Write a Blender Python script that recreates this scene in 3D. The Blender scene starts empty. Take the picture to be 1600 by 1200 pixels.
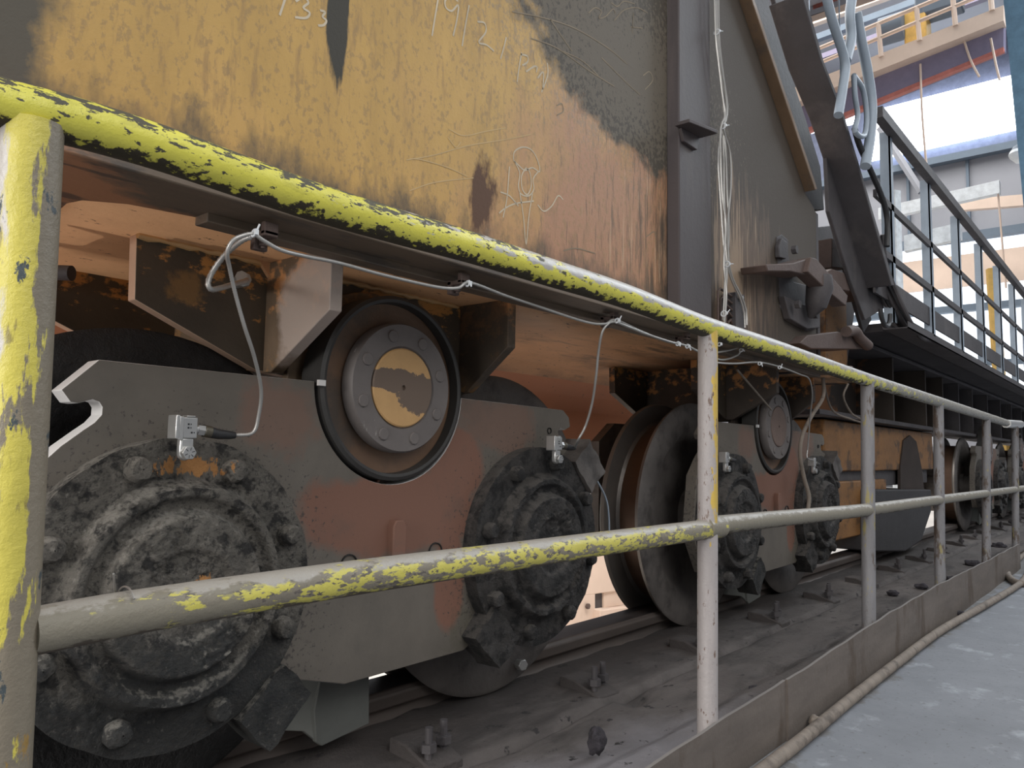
import bpy, math, random
from mathutils import Vector, Matrix, noise
random.seed(7)
S = bpy.context.scene
COL = S.collection
PI = math.pi

# ------------------------------------------------------------------ camera
F = 1200.0; H = 0.74
_VX = Vector((1015, 125, F)); _L = (1015*230 + F*F)/125.0
dX = _VX.normalized()
dZ = Vector((230, -_L, F)); dZ = (dZ - dX*dZ.dot(dX)).normalized()
dY = dZ.cross(dX)
def c2w(c): return Vector((dX.dot(c), dY.dot(c), dZ.dot(c)))
cam = bpy.data.cameras.new('camera'); camo = bpy.data.objects.new('camera', cam); COL.objects.link(camo)
cam.sensor_width = 36; cam.lens = 27; cam.clip_start = 0.05; cam.clip_end = 300
r_, u_, b_ = c2w(Vector((1,0,0))), c2w(Vector((0,-1,0))), c2w(Vector((0,0,-1)))
M4 = Matrix(((r_.x,u_.x,b_.x,0),(r_.y,u_.y,b_.y,0),(r_.z,u_.z,b_.z,H),(0,0,0,1)))
camo.matrix_world = M4
S.camera = camo
def W(u, v, X=None, Y=None, Z=None):
    """world point where the sight line through (u, v) meets a real plane"""
    r = c2w(Vector((u-800.0, v-600.0, F)))
    t = X/r.x if X is not None else (Y/r.y if Y is not None else (Z-H)/r.z)
    p = r*t; p.z += H
    return p
def WP(pts, **k): return [W(u, v, **k) for u, v in pts]

# ------------------------------------------------------------------ light
S.view_settings.view_transform = 'Standard'; S.view_settings.look = 'None'
S.view_settings.gamma = 1; S.view_settings.use_curve_mapping = False
S.view_settings.exposure = 0.1
wd = bpy.data.worlds.new('hall_daylight'); S.world = wd; wd.use_nodes = True
wn = wd.node_tree; wn.nodes.clear()
bg = wn.nodes.new('ShaderNodeBackground'); wo = wn.nodes.new('ShaderNodeOutputWorld')
tc = wn.nodes.new('ShaderNodeTexCoord'); sp = wn.nodes.new('ShaderNodeSeparateXYZ'); rp = wn.nodes.new('ShaderNodeValToRGB')
wn.links.new(tc.outputs['Generated'], sp.inputs[0]); wn.links.new(sp.outputs[2], rp.inputs[0])
rp.color_ramp.elements[0].position = 0.0; rp.color_ramp.elements[0].color = (0.13,0.13,0.14,1)
rp.color_ramp.elements[1].position = 0.75; rp.color_ramp.elements[1].color = (0.95,0.97,1.0,1)
wn.links.new(rp.outputs[0], bg.inputs[0]); bg.inputs[1].default_value = 0.85
wn.links.new(bg.outputs[0], wo.inputs[0])
def area(name, loc, to, sx, sy, power, colr):
    l = bpy.data.lights.new(name, 'AREA'); l.shape = 'RECTANGLE'; l.size = sx; l.size_y = sy
    l.energy = power; l.color = colr
    o = bpy.data.objects.new(name, l); COL.objects.link(o); o.location = loc
    d = Vector(to) - Vector(loc); o.rotation_euler = d.to_track_quat('-Z', 'Y').to_euler()
    return o
area('doorway_daylight', (-5.5, 0.9, 1.9), (1.0, 1.2, 0.8), 3.2, 3.0, 330, (1.0,0.97,0.93))
area('skylight_daylight', (15, -2.5, 9.5), (3.5, 1.0, 0.8), 6, 5, 650, (0.85,0.93,1.0))
area('added_machine_fill', (4.0,2.3,1.5), (4.1,3.9,0.2), 2.5, 0.5, 45, (1.0,0.97,0.92))  # added area light behind the girder, brightens the cream machine frame
area('far_side_skylight', (4.5,6.5,5.5), (4.0,3.0,0.0), 6, 3, 420, (1.0,0.97,0.94))
area('added_far_bay_fill', (19,7,13.5), (19,7,0), 12, 12, 2300, (1.0,0.98,0.95))  # added unseen area light, brightens the far hall walls and beams
area('hall_skylight', (-0.5, -5.5, 6.0), (1.2, 1.2, 1.4), 5, 4, 230, (1.0,0.98,0.95))

# ------------------------------------------------------------------ materials
DESAT = 0.14
def lin(c):
    f = lambda x: x/12.92 if x <= 0.04045 else ((x+0.055)/1.055)**2.4
    c = [f(x/255) for x in c[:3]]; g = 0.3*c[0]+0.55*c[1]+0.15*c[2]; k = DESAT
    return (c[0]*(1-k)+g*k, c[1]*(1-k)+g*k, c[2]*(1-k)+g*k, 1)
class Mat:
    def __init__(s, name, color, rough=0.7, metal=0.0, bump=0.15, bscale=60, vary=0.12, vscale=(6,6,6)):
        m = bpy.data.materials.new(name); m.use_nodes = True; s.m = m
        s.nt = nt = m.node_tree; s.b = nt.nodes['Principled BSDF']
        s.b.inputs['Roughness'].default_value = rough; s.b.inputs['Metallic'].default_value = metal
        s.tc = nt.nodes.new('ShaderNodeTexCoord'); s.rough = rough
        a = s.noise(vscale, 6, 0.65)
        c = lin(color); mx = s.mix(); lo = tuple(x*(1-vary*1.6) for x in c[:3])+(1,); hi = tuple(min(1,x*(1+vary*1.6)) for x in c[:3])+(1,)
        mr = s.mr(a, 0.3, 0.7); nt.links.new(mr, mx.inputs[0]); mx.inputs[6].default_value = lo; mx.inputs[7].default_value = hi
        s.col = mx.outputs[2]; s.rg = None
        n2 = s.noise((bscale,)*3, 5, 0.7); bp = nt.nodes.new('ShaderNodeBump'); bp.inputs['Strength'].default_value = bump
        bp.inputs['Distance'].default_value = 0.01; nt.links.new(n2, bp.inputs['Height']); nt.links.new(bp.outputs[0], s.b.inputs['Normal'])
        s.bp = bp; s.height = n2
        s.done()
    def noise(s, sc, det=5, ro=0.6, off=(0,0,0)):
        nt = s.nt; mp = nt.nodes.new('ShaderNodeMapping'); mp.inputs['Scale'].default_value = sc; mp.inputs['Location'].default_value = off
        n = nt.nodes.new('ShaderNodeTexNoise'); n.inputs['Scale'].default_value = 1; n.inputs['Detail'].default_value = det; n.inputs['Roughness'].default_value = ro
        nt.links.new(s.tc.outputs['Object'], mp.inputs[0]); nt.links.new(mp.outputs[0], n.inputs['Vector'])
        return n.outputs[0]
    def mix(s):
        n = s.nt.nodes.new('ShaderNodeMix'); n.data_type = 'RGBA'; return n
    def mr(s, sock, a, b, c=0, d=1):
        n = s.nt.nodes.new('ShaderNodeMapRange'); n.inputs[1].default_value = a; n.inputs[2].default_value = b
        n.inputs[3].default_value = c; n.inputs[4].default_value = d; s.nt.links.new(sock, n.inputs[0]); return n.outputs[0]
    def mth(s, op, a, b=None):
        n = s.nt.nodes.new('ShaderNodeMath'); n.operation = op
        for i, x in enumerate((a, b)):
            if x is None: continue
            if isinstance(x, (int, float)): n.inputs[i].default_value = x
            else: s.nt.links.new(x, n.inputs[i])
        return n.outputs[0]
    def sdf(s, spec):
        """plane: ('p', nx, ny, nz, c)   blob: ('b', (cx,cy,cz), (rx,ry,rz));  object space"""
        nt = s.nt
        if spec[0] == 'p':
            d = nt.nodes.new('ShaderNodeVectorMath'); d.operation = 'DOT_PRODUCT'; d.inputs[1].default_value = spec[1:4]
            nt.links.new(s.tc.outputs['Object'], d.inputs[0]); return s.mth('ADD', d.outputs['Value'], spec[4])
        if spec[0] == 'n':      # upward facing
            g = nt.nodes.new('ShaderNodeNewGeometry'); d = nt.nodes.new('ShaderNodeVectorMath'); d.operation = 'DOT_PRODUCT'
            d.inputs[1].default_value = spec[1:4]; nt.links.new(g.outputs['Normal'], d.inputs[0]); return s.mth('ADD', d.outputs['Value'], spec[4])
        v = nt.nodes.new('ShaderNodeVectorMath'); v.operation = 'SUBTRACT'; v.inputs[1].default_value = spec[1]
        nt.links.new(s.tc.outputs['Object'], v.inputs[0])
        w = nt.nodes.new('ShaderNodeVectorMath'); w.operation = 'MULTIPLY'; w.inputs[1].default_value = tuple(1/r for r in spec[2])
        nt.links.new(v.outputs[0], w.inputs[0])
        l = nt.nodes.new('ShaderNodeVectorMath'); l.operation = 'LENGTH'; nt.links.new(w.outputs[0], l.inputs[0])
        return s.mth('SUBTRACT', 1.0, l.outputs['Value'])
    def layer(s, color, sc=(8,8,8), amp=1.0, lo=0.0, hi=0.1, sdf=(), op='MAXIMUM', bias=0.0, amt=1.0, det=6, ro=0.65, off=(0,0,0), rough=None):
        """mask = smoothstep(lo..hi, shape + amp*(noise-.5) + bias)"""
        n = s.mth('MULTIPLY', s.mth('SUBTRACT', s.noise(sc, det, ro, off), 0.5), amp*2.0)
        n = s.mth('ADD', n, bias)
        if sdf:
            d = s.sdf(sdf[0])
            for q in sdf[1:]: d = s.mth(op, d, s.sdf(q))
            n = s.mth('ADD', n, d)
        k = s.mr(n, lo, hi, 0, amt)
        mx = s.mix(); s.nt.links.new(k, mx.inputs[0]); s.nt.links.new(s.col, mx.inputs[6]); mx.inputs[7].default_value = lin(color)
        s.col = mx.outputs[2]
        if rough is not None:
            q = s.nt.nodes.new('ShaderNodeMapRange'); q.inputs[3].default_value = s.rough; q.inputs[4].default_value = rough
            s.nt.links.new(k, q.inputs[0])
            if s.rg is not None: s.nt.links.new(s.rg, q.inputs[3])
            s.rg = q.outputs[0]
        s.done(); return s
    def done(s):
        s.nt.links.new(s.col, s.b.inputs['Base Color'])
        if s.rg is not None: s.nt.links.new(s.rg, s.b.inputs['Roughness'])
def emit(name, color, st):
    m = bpy.data.materials.new(name); m.use_nodes = True; nt = m.node_tree
    b = nt.nodes['Principled BSDF']; b.inputs['Emission Color'].default_value = lin(color); b.inputs['Emission Strength'].default_value = st
    b.inputs['Base Color'].default_value = lin(color); return m

GREY = (98,92,86); SOOT = (62,58,54); OCHRE = (182,142,76); YEL = (214,206,40)
# guard rail paint (object space = world)
rail_top = Mat('worn_yellow_rail_paint', (222,214,30), 0.34, 0, 0.2, 90, 0.05, (10,10,10))
rail_top.layer((150,142,40), (6,24,24), 1.4, 0.0, 0.4, bias=-0.15, amt=0.6, off=(2,2,2))
rail_top.layer((78,74,58), (36,110,110), 1.3, 0.0, 0.06, [('n',0,-0.1,0.55,-0.30)], bias=-0.04, off=(3,1,2), rough=0.6)
rail_top.layer((74,70,54), (60,120,120), 1.5, 0.0, 0.08, bias=-0.28, off=(3,9,2), rough=0.6)
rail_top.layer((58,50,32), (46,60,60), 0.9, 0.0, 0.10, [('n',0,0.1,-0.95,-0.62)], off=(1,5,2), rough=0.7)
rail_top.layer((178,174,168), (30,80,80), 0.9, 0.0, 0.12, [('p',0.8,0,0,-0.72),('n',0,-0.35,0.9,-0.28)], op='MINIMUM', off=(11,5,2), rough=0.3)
rail_top.layer((150,146,136), (22,50,50), 1.2, 0.0, 0.12, [('p',0.32,0,0,-0.95)], bias=-0.05, off=(12,5,2), rough=0.4)
rail_top.layer((88,82,74), (50,110,110), 1.4, 0.0, 0.08, [('p',0.1,0,0,-0.45)], bias=-0.2, off=(14,5,2), rough=0.5, amt=0.8)
rail_mid = Mat('worn_yellow_mid_rail_paint_with_highlight', (200,190,62), 0.42, 0, 0.25, 90, 0.06, (10,10,10))
rail_mid.layer((128,120,104), (30,80,80), 1.5, 0.0, 0.07, bias=-0.04, off=(4,1,2), rough=0.5)
rail_mid.layer((98,90,84), (60,120,120), 1.5, 0.0, 0.06, bias=-0.22, off=(5,3,2))
rail_mid.layer((130,123,106), (16,40,40), 0.8, 0.0, 0.08, [('p',-1.6,0,0,0.78),('p',1.0,0,0,-1.55)], off=(6,5,2), rough=0.5)
rail_mid.layer((164,158,148), (20,40,40), 0.9, 0.0, 0.15, [('n',0,-0.2,0.95,-0.68)], off=(6,7,2), rough=0.35)  # pale highlight painted along the top of the pipe
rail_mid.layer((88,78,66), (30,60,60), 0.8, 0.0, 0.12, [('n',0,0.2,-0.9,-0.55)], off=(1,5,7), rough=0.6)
rail_post = Mat('worn_yellow_post_paint_lit_left', (206,192,48), 0.42, 0, 0.25, 90, 0.08, (10,10,10))
rail_post.layer((120,104,60), (60,60,14), 1.4, 0.0, 0.15, bias=-0.22, off=(8,3,3), amt=0.7)
rail_post.layer((190,184,176), (40,40,7), 0.9, 0.0, 0.15, [('n',-0.95,0.25,0,-0.60)], rough=0.35)  # white strip paints the door light on the post's left side
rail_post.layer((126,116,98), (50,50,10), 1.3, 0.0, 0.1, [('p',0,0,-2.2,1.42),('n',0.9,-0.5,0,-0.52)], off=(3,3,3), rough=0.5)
rail_post.layer((150,118,52), (40,40,14), 1.6, 0.0, 0.1, [('p',0,0,-1.5,0.75)], bias=-0.4, off=(9,3,3))
rail_post.layer((66,76,80), (30,30,16), 1.9, 0.0, 0.08, bias=-0.36, off=(5,7,3))
post2 = Mat('grey_post_with_yellow_remains', (168,160,158), 0.45, 0, 0.25, 90, 0.08, (20,20,4))
post2.layer((204,170,52), (50,50,18), 1.3, 0.0, 0.1, [('n',0.25,-0.97,0,-0.66),('p',0,0,3.0,-1.85)], op='MINIMUM', bias=-0.0, off=(2,3,3))
post2.layer((118,96,84), (50,50,22), 1.3, 0.0, 0.1, bias=-0.24, off=(2,8,3))
post3 = Mat('bare_grey_post_metal', (126,124,126), 0.5, 0, 0.25, 90, 0.12, (20,20,4))
post3.layer((92,78,68), (30,30,8), 1.4, 0.0, 0.15, bias=-0.12, off=(2,8,3)); post3.layer((150,138,84), (30,30,9), 1.4, 0.0, 0.1, bias=-0.3, off=(5,8,3))
kick = Mat('dusty_toe_board_steel', (104,94,86), 0.75, 0, 0.2, 40, 0.14, (3,3,14))
kick.layer((84,70,58), (5,5,2), 1.5, 0.0, 0.3, bias=-0.1); kick.layer((128,122,118), (2,2,30), 0.6, 0.0, 0.2, [('n',0,0,1,-0.6)])

girder = Mat('ochre_girder_paint', (192,150,62), 0.55, 0, 0.12, 120, 0.10, (7,7,2.2))
girder.layer((198,152,74), (3,3,1.4), 1.4, 0.0, 0.6, bias=-0.1)
girder.layer((176,126,88), (4,4,2), 0.7, -0.2, 0.25, [('p',1.0,0,-0.75,-0.35)], off=(2,2,2))
girder.layer((140,108,68), (50,50,9), 1.5, 0.0, 0.35, bias=-0.14, off=(4,4,4), amt=0.5)
girder.layer((150,120,72), (90,90,60), 1.3, 0.0, 0.2, bias=-0.1, off=(4,2,4), amt=0.6)
girder.layer((112,90,66), (80,80,10), 1.6, 0.0, 0.12, [('p',0.5,0,-0.3,-0.45)], bias=-0.25, off=(4,9,4), amt=0.6)
girder.layer((96,74,54), (40,40,4), 1.4, 0.0, 0.3, [('p',0.9,0,-0.2,-1.25)], bias=-0.30, off=(5,5,4), amt=0.8)
girder.layer((202,166,128), (70,70,4), 1.6, 0.0, 0.15, [('p',0.7,0,-0.3,-0.85)], bias=-0.35, off=(8,9,4), amt=0.55)
girder.layer((86,80,68), (6,6,5), 0.10, 0.0, 0.045, [('p',-1,0,0,0.385)], off=(3,1,1), rough=0.7)
girder.layer((84,76,65), (16,16,7), 0.13, 0.0, 0.085, [('p',0.0,0,-1,1.288)], off=(3,4,1), rough=0.7)
girder.layer((76,69,58), (7,7,7), 0.30, 0.0, 0.09, [('b',(2.12,1.17,2.05),(0.86,9,0.44))], off=(3,4,9), rough=0.7)
girder.layer((74,64,54), (7,7,3), 0.30, 0.0, 0.10, [('p',1,0,0,-2.10)], off=(3,8,1), rough=0.7)
girder.layer((60,57,48), (22,22,4), 0.5, 0.0, 0.12, [('b',(0.815+.034,1.17,1.62),(0.028,9,0.19))], off=(1,1,1), rough=0.7)
girder.layer((92,62,40), (25,25,10), 0.9, 0.0, 0.3, [('b',(1.27,1.17,1.33),(0.055,9,0.11))], off=(1,6,1), bias=-0.1, rough=0.7)
girder.layer((112,92,76), (24,24,4), 1.3, 0.0, 0.4, [('b',(2.75,1.17,1.45),(0.42,9,0.45))], off=(1,6,8), bias=-0.25, amt=0.8)
girder.layer((168,142,112), (60,60,3), 1.6, 0.0, 0.2, [('b',(2.62,1.17,1.42),(0.26,9,0.38))], off=(1,6,8), bias=-0.35, amt=0.6)
girder.layer((128,116,98), (90,90,70), 1.5, 0.0, 0.06, [('b',(1.9,1.17,1.9),(0.9,9,0.4))], op='MINIMUM', off=(2,5,5), bias=-0.42, amt=0.4)
stiff = Mat('sooty_column_paint', (72,64,65), 0.6, 0, 0.12, 60, 0.08, (5,5,1)); stiff.layer((100,88,84), (8,8,1), 1.0, 0, 0.4, bias=-0.1, amt=0.5)
soffit = Mat('orange_soffit_primer', (206,150,98), 0.55, 0, 0.1, 60, 0.08, (4,4,4))
soffit.layer((140,104,72), (3,8,3), 1.2, 0.0, 0.5, [('p',0.25,0,0,-0.5)], bias=-0.05, amt=0.8)
soffit.layer((92,76,60), (2.2,10,4), 1.4, 0.0, 0.3, [('p',0.18,0,0,-0.5)], bias=-0.18, amt=0.75, off=(4,4,1))
soffit.layer((70,54,40), (30,60,60), 1.6, 0.0, 0.05, bias=-0.44)
panel = Mat('orange_rear_panel_primer', (192,116,68), 0.55, 0, 0.08, 60, 0.05, (2,2,2)); panel.layer((120,74,48), (40,40,40), 1.6, 0, 0.05, bias=-0.46)
strip = Mat('sooty_flange_paint', (108,92,76), 0.55, 0, 0.1, 60, 0.1, (3,14,14))
strip.layer((176,120,80), (5,8,8), 0.6, 0.0, 0.2, [('p',-2.4,3.0,0,-2.2)], off=(1,2,3)); strip.layer((80,72,66), (4,18,18), 1.5, 0, 0.2, bias=-0.15, amt=0.8)
saddle = Mat('dark_saddle_plate_paint', (78,68,54), 0.6, 0, 0.15, 80, 0.12, (8,8,8))
saddle.layer((190,130,48), (18,18,30), 0.35, 0.0, 0.05, [('p',0,0,1,-1.112)], rough=0.5)
saddle.layer((150,110,50), (30,30,30), 0.9, 0.0, 0.4, [('b',(-0.46,0.08,1.05),(0.05,0.2,0.035))], amt=0.7)
saddle.layer((170,122,56), (26,26,26), 1.3, 0.0, 0.25, [('b',(0.08,0.08,1.04),(0.30,0.2,0.12))], bias=-0.62, off=(5,2,2))
litedge = Mat('saddle_edge_painted_lit', (214,176,146), 0.55, 0, 0.15, 80, 0.1)  # pale colour paints the light from the left onto saddle plate edges
gus = Mat('weathered_gusset_paint_lit_left', (116,96,74), 0.55, 0, 0.15, 80, 0.14, (7,7,7))
gus.layer((204,140,74), (14,14,18), 0.5, 0.0, 0.08, [('p',0,0,1,-1.098)]); gus.layer((168,122,66), (16,16,16), 1.5, 0.0, 0.25, bias=-0.2)
gus.layer((196,178,166), (5,5,5), 0.7, 0.0, 0.25, [('b',(-0.27,-0.06,1.02),(0.06,0.14,0.13))], amt=0.85)  # pale patch paints the door light on the left gusset's face
gus.layer((66,60,54), (8,8,8), 0.7, 0.0, 0.25, [('b',(0.32,0.02,1.04),(0.06,0.12,0.14))], amt=0.8)
gus2 = Mat('dark_gusset_paint', (72,62,54), 0.6, 0, 0.15, 80, 0.14, (7,7,7)); gus2.layer((190,126,56), (14,14,18), 0.5, 0.0, 0.08, [('p',0,0,1,-1.098)])
plate = Mat('dusty_bogie_plate', (104,97,88), 0.72, 0, 0.08, 140, 0.09, (6,6,6))
plate.layer((128,88,70), (6,6,6), 0.5, -0.05, 0.16, [('b',(0.02,0,0.60),(0.30,2,0.10)),('b',(0.21,0,0.70),(0.10,2,0.10)),('b',(0.19,0,0.43),(0.055,2,0.13))], off=(3,1,6))
plate.layer((128,90,72), (5,5,5), 1.2, 0.0, 0.3, [('b',(-0.30,0,0.80),(0.12,1,0.10)),('b',(0.36,0,0.80),(0.2,1,0.12))], bias=-0.15, amt=0.55, off=(1,1,1))
plate.layer((84,80,73), (4,4,4), 1.4, 0.0, 0.5, bias=-0.05, amt=0.6, off=(9,1,1))
plate.layer((66,62,58), (90,90,90), 1.9, 0.0, 0.2, [('b',(-0.5,0,0.45),(0.34,1,0.34)),('b',(0.5,0,0.45),(0.32,1,0.34))], bias=-0.30, amt=0.85, off=(2,7,1))
plate.layer((84,80,62), (40,40,40), 1.2, 0.0, 0.4, [('b',(0.28,0,0.27),(0.14,1,0.18))], bias=-0.3, amt=0.4)
edge = Mat('plate_edge_painted_lit', (222,220,218), 0.5, 0, 0.1, 60, 0.08)  # near-white colour paints the glare of door light on plate edges
crud = Mat('grease_caked_cover_shaded_below', (104,99,91), 0.8, 0, 0.9, 150, 0.22, (14,14,14))
crud.layer((42,40,38), (26,26,26), 1.5, 0.0, 0.25, bias=-0.02, off=(4,4,4)); crud.layer((40,42,43), (9,9,9), 0.9, 0, 0.3, [('p',0,0,-3.0,1.36)], amt=0.9)  # second layer paints shade over the lower half of the cover
crud.layer((60,57,53), (130,130,130), 1.5, 0.0, 0.25, bias=-0.1, off=(4,8,4), amt=0.8)
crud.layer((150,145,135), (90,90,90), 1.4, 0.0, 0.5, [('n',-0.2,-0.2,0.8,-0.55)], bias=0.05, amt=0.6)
crud.layer((190,130,60), (70,12,30), 1.3, 0.0, 0.10, [('b',(-0.50,-0.08,0.705),(0.09,1,0.028)),('b',(-0.48,-0.1,0.50),(0.045,1,0.03))], bias=-0.42, off=(6,1,4))
crud2 = Mat('black_grease_cover', (62,59,57), 0.8, 0, 1.0, 150, 0.25, (14,14,14))
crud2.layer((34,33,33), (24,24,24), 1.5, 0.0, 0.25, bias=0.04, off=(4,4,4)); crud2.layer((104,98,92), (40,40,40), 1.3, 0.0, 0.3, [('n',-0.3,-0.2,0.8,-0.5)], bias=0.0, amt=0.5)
black = Mat('black_grease', (38,37,37), 0.75, 0, 0.8, 60, 0.3, (12,12,12))
wheelm = Mat('dark_wheel_steel', (98,92,88), 0.6, 0.1, 0.25, 60, 0.15); wheelm.layer((56,52,50), (10,10,10), 1.3, 0, 0.4, amt=0.7)
treadm = Mat('rolled_tread_steel', (106,80,62), 0.4, 0.4, 0.1, 60, 0.1, (20,3,20)); wheelin = Mat('deep_green_web_paint', (52,64,60), 0.6, 0, 0.2, 40, 0.15)
flangelip = Mat('polished_flange_steel', (120,114,108), 0.4, 0.5, 0.1, 60, 0.1)
boss = Mat('brown_boss_steel', (112,84,62), 0.55, 0, 0.12, 60, 0.15, (5,5,5)); boss.layer((72,66,60), (6,6,6), 1.2, 0, 0.4, [('p',-2,0,0,-0.05)], amt=0.8)
ringm = Mat('black_pivot_ring', (56,54,52), 0.5, 0, 0.12, 60, 0.15)
collar = Mat('grey_dusty_collar', (112,105,102), 0.55, 0.0, 0.12, 90, 0.10, (6,6,6)); collar.layer((150,144,140), (40,40,8), 1.6, 0.0, 0.05, bias=-0.46)
cap = Mat('flaking_yellow_cap', (206,160,96), 0.5, 0, 0.15, 90, 0.08)
cap.layer((116,98,84), (26,26,26), 0.5, 0.0, 0.04, [('b',(-0.02,-0.02,0.900),(0.085,1,0.028)),('b',(0.055,-0.02,0.872),(0.070,1,0.045))], bias=0.0, rough=0.65)
cap2 = Mat('brown_pivot_cap', (116,96,86), 0.6, 0, 0.2, 60, 0.15)
crail = Mat('crane_rail_steel', (84,74,68), 0.6, 0.15, 0.1, 60, 0.12, (1.2,12,12)); crail.layer((44,42,44), (1,18,18), 0.5, 0, 0.2, [('n',0,0,1,-0.8)], amt=0.9, rough=0.45)
crail.layer((76,68,64), (3,8,8), 1.3, 0, 0.4)
bed = Mat('soot_covered_bed', (90,83,80), 0.85, 0, 0.5, 45, 0.14, (3,8,3)); bed.layer((58,53,51), (2.5,8,3), 1.3, 0.0, 0.35, bias=-0.0, amt=0.85)
bed.layer((58,52,50), (6,12,3), 0.35, 0.0, 0.25, [('p',0,1,0,-1.20)], amt=0.85)
bed.layer((134,130,134), (4,6,3), 0.5, -0.1, 0.5, [('b',(1.35,0.9,0.0),(0.8,0.25,1))], amt=0.8); bed.layer((40,36,36), (14,22,3), 1.5, 0, 0.08, bias=-0.36)
floorm = Mat('dusty_grey_floor', (126,130,137), 0.85, 0, 0.3, 30, 0.09, (3,3,3)); floorm.layer((110,108,106), (9,9,9), 1.4, 0, 0.3, [('p',0,9,0,-6.5)], bias=0.0, amt=0.85)
floorm.layer((172,178,186), (5,5,5), 1.5, 0, 0.3, bias=-0.2, amt=0.6); floorm.layer((92,90,90), (60,60,60), 1.6, 0, 0.1, bias=-0.36, amt=0.6)
hosem = Mat('dusty_hose_rubber', (128,116,104), 0.75, 0, 0.3, 60, 0.12, (30,6,6)); hosem.layer((84,74,66), (14,14,14), 1.4, 0, 0.3, bias=-0.1, amt=0.8)
steel = Mat('bright_steel', (196,196,194), 0.32, 0.75, 0.05, 60, 0.05); conduit = Mat('galvanised_conduit', (178,176,172), 0.42, 0.6, 0.1, 60, 0.1)
tie = Mat('white_cable_tie', (206,210,214), 0.45, 0, 0.05); rubber = Mat('black_heat_shrink', (44,44,46), 0.5, 0, 0.2)
brass = Mat('dull_brass_gland', (104,98,84), 0.4, 0.6, 0.1); rust = Mat('rusty_brown_bracket', (92,74,67), 0.7, 0, 0.3, 60, 0.15); rust.layer((82,66,60), (12,12,12), 1.3, 0, 0.3, amt=0.8)
darkst = Mat('dark_sooty_steel', (74,70,72), 0.65, 0, 0.25, 40, 0.15, (4,4,4)); darkst.layer((98,92,90), (6,6,3), 1.3, 0, 0.4, bias=-0.1, amt=0.6)
brownfl = Mat('brown_flange_paint', (118,92,66), 0.55, 0, 0.15, 40, 0.12, (4,4,2)); brownfl.layer((82,74,70), (5,5,2), 1.3, 0, 0.5, bias=-0.05)
bluegrey = Mat('blue_grey_railing_paint', (150,164,178), 0.5, 0, 0.1, 40, 0.06)
beamdk = Mat('sooty_box_beam_paint', (66,56,48), 0.65, 0, 0.2, 40, 0.15, (2,2,1)); beamdk.layer((158,98,38), (1.4,1.4,2.0), 1.3, 0.0, 0.12, [('p',-0.40,0,0,1.35)], bias=-0.6, off=(2,2,1), amt=0.8)
boxyel = Mat('ochre_box_paint', (148,100,42), 0.55, 0, 0.3, 30, 0.15, (3,3,8)); boxyel.layer((74,56,40), (2.4,2.4,2.4), 1.1, 0.0, 0.15, [('p',0.8,0,0,-5.1)], bias=0.1, off=(2,1,1)); boxyel.layer((70,54,40), (5,5,7), 1.5, 0, 0.3, bias=-0.05, amt=0.8)
peach = Mat('cream_hall_steel', (222,196,176), 0.6, 0, 0.05, 20, 0.06, (1,1,1)); redst = Mat('red_crane_edge_paint', (196,110,96), 0.6, 0, 0.05)
hallgrey = Mat('grey_hall_cladding', (150,152,160), 0.7, 0, 0.05, 10, 0.06, (0.3,0.3,0.3)); mauve = Mat('mauve_crane_girder', (128,120,146), 0.6, 0, 0.05, 10, 0.05)
hallblue = Mat('slate_blue_steel', (96,112,128), 0.6, 0, 0.05, 10, 0.08, (1,1,1)); chalk = Mat('white_chalk', (196,182,156), 0.9, 0, 0.0, 90, 0.15)
chalkdim = Mat('faint_chalk', (138,124,102), 0.9, 0, 0.0, 90, 0.15)
glow = emit('daylit_window', (236,246,255), 5.0); lamp = emit('lamp_glow', (235,245,255), 14.0); redp = Mat('red_scrap', (176,60,66), 0.6, 0, 0.1)
white_ = Mat('white_painted_steel', (226,232,236), 0.5, 0, 0.05); yelhoist = Mat('hoist_yellow_paint', (222,176,70), 0.5, 0, 0.05)
concrete = Mat('pale_ground_beyond', (200,192,184), 0.85, 0, 0.2, 10, 0.08, (1,1,1))

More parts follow.
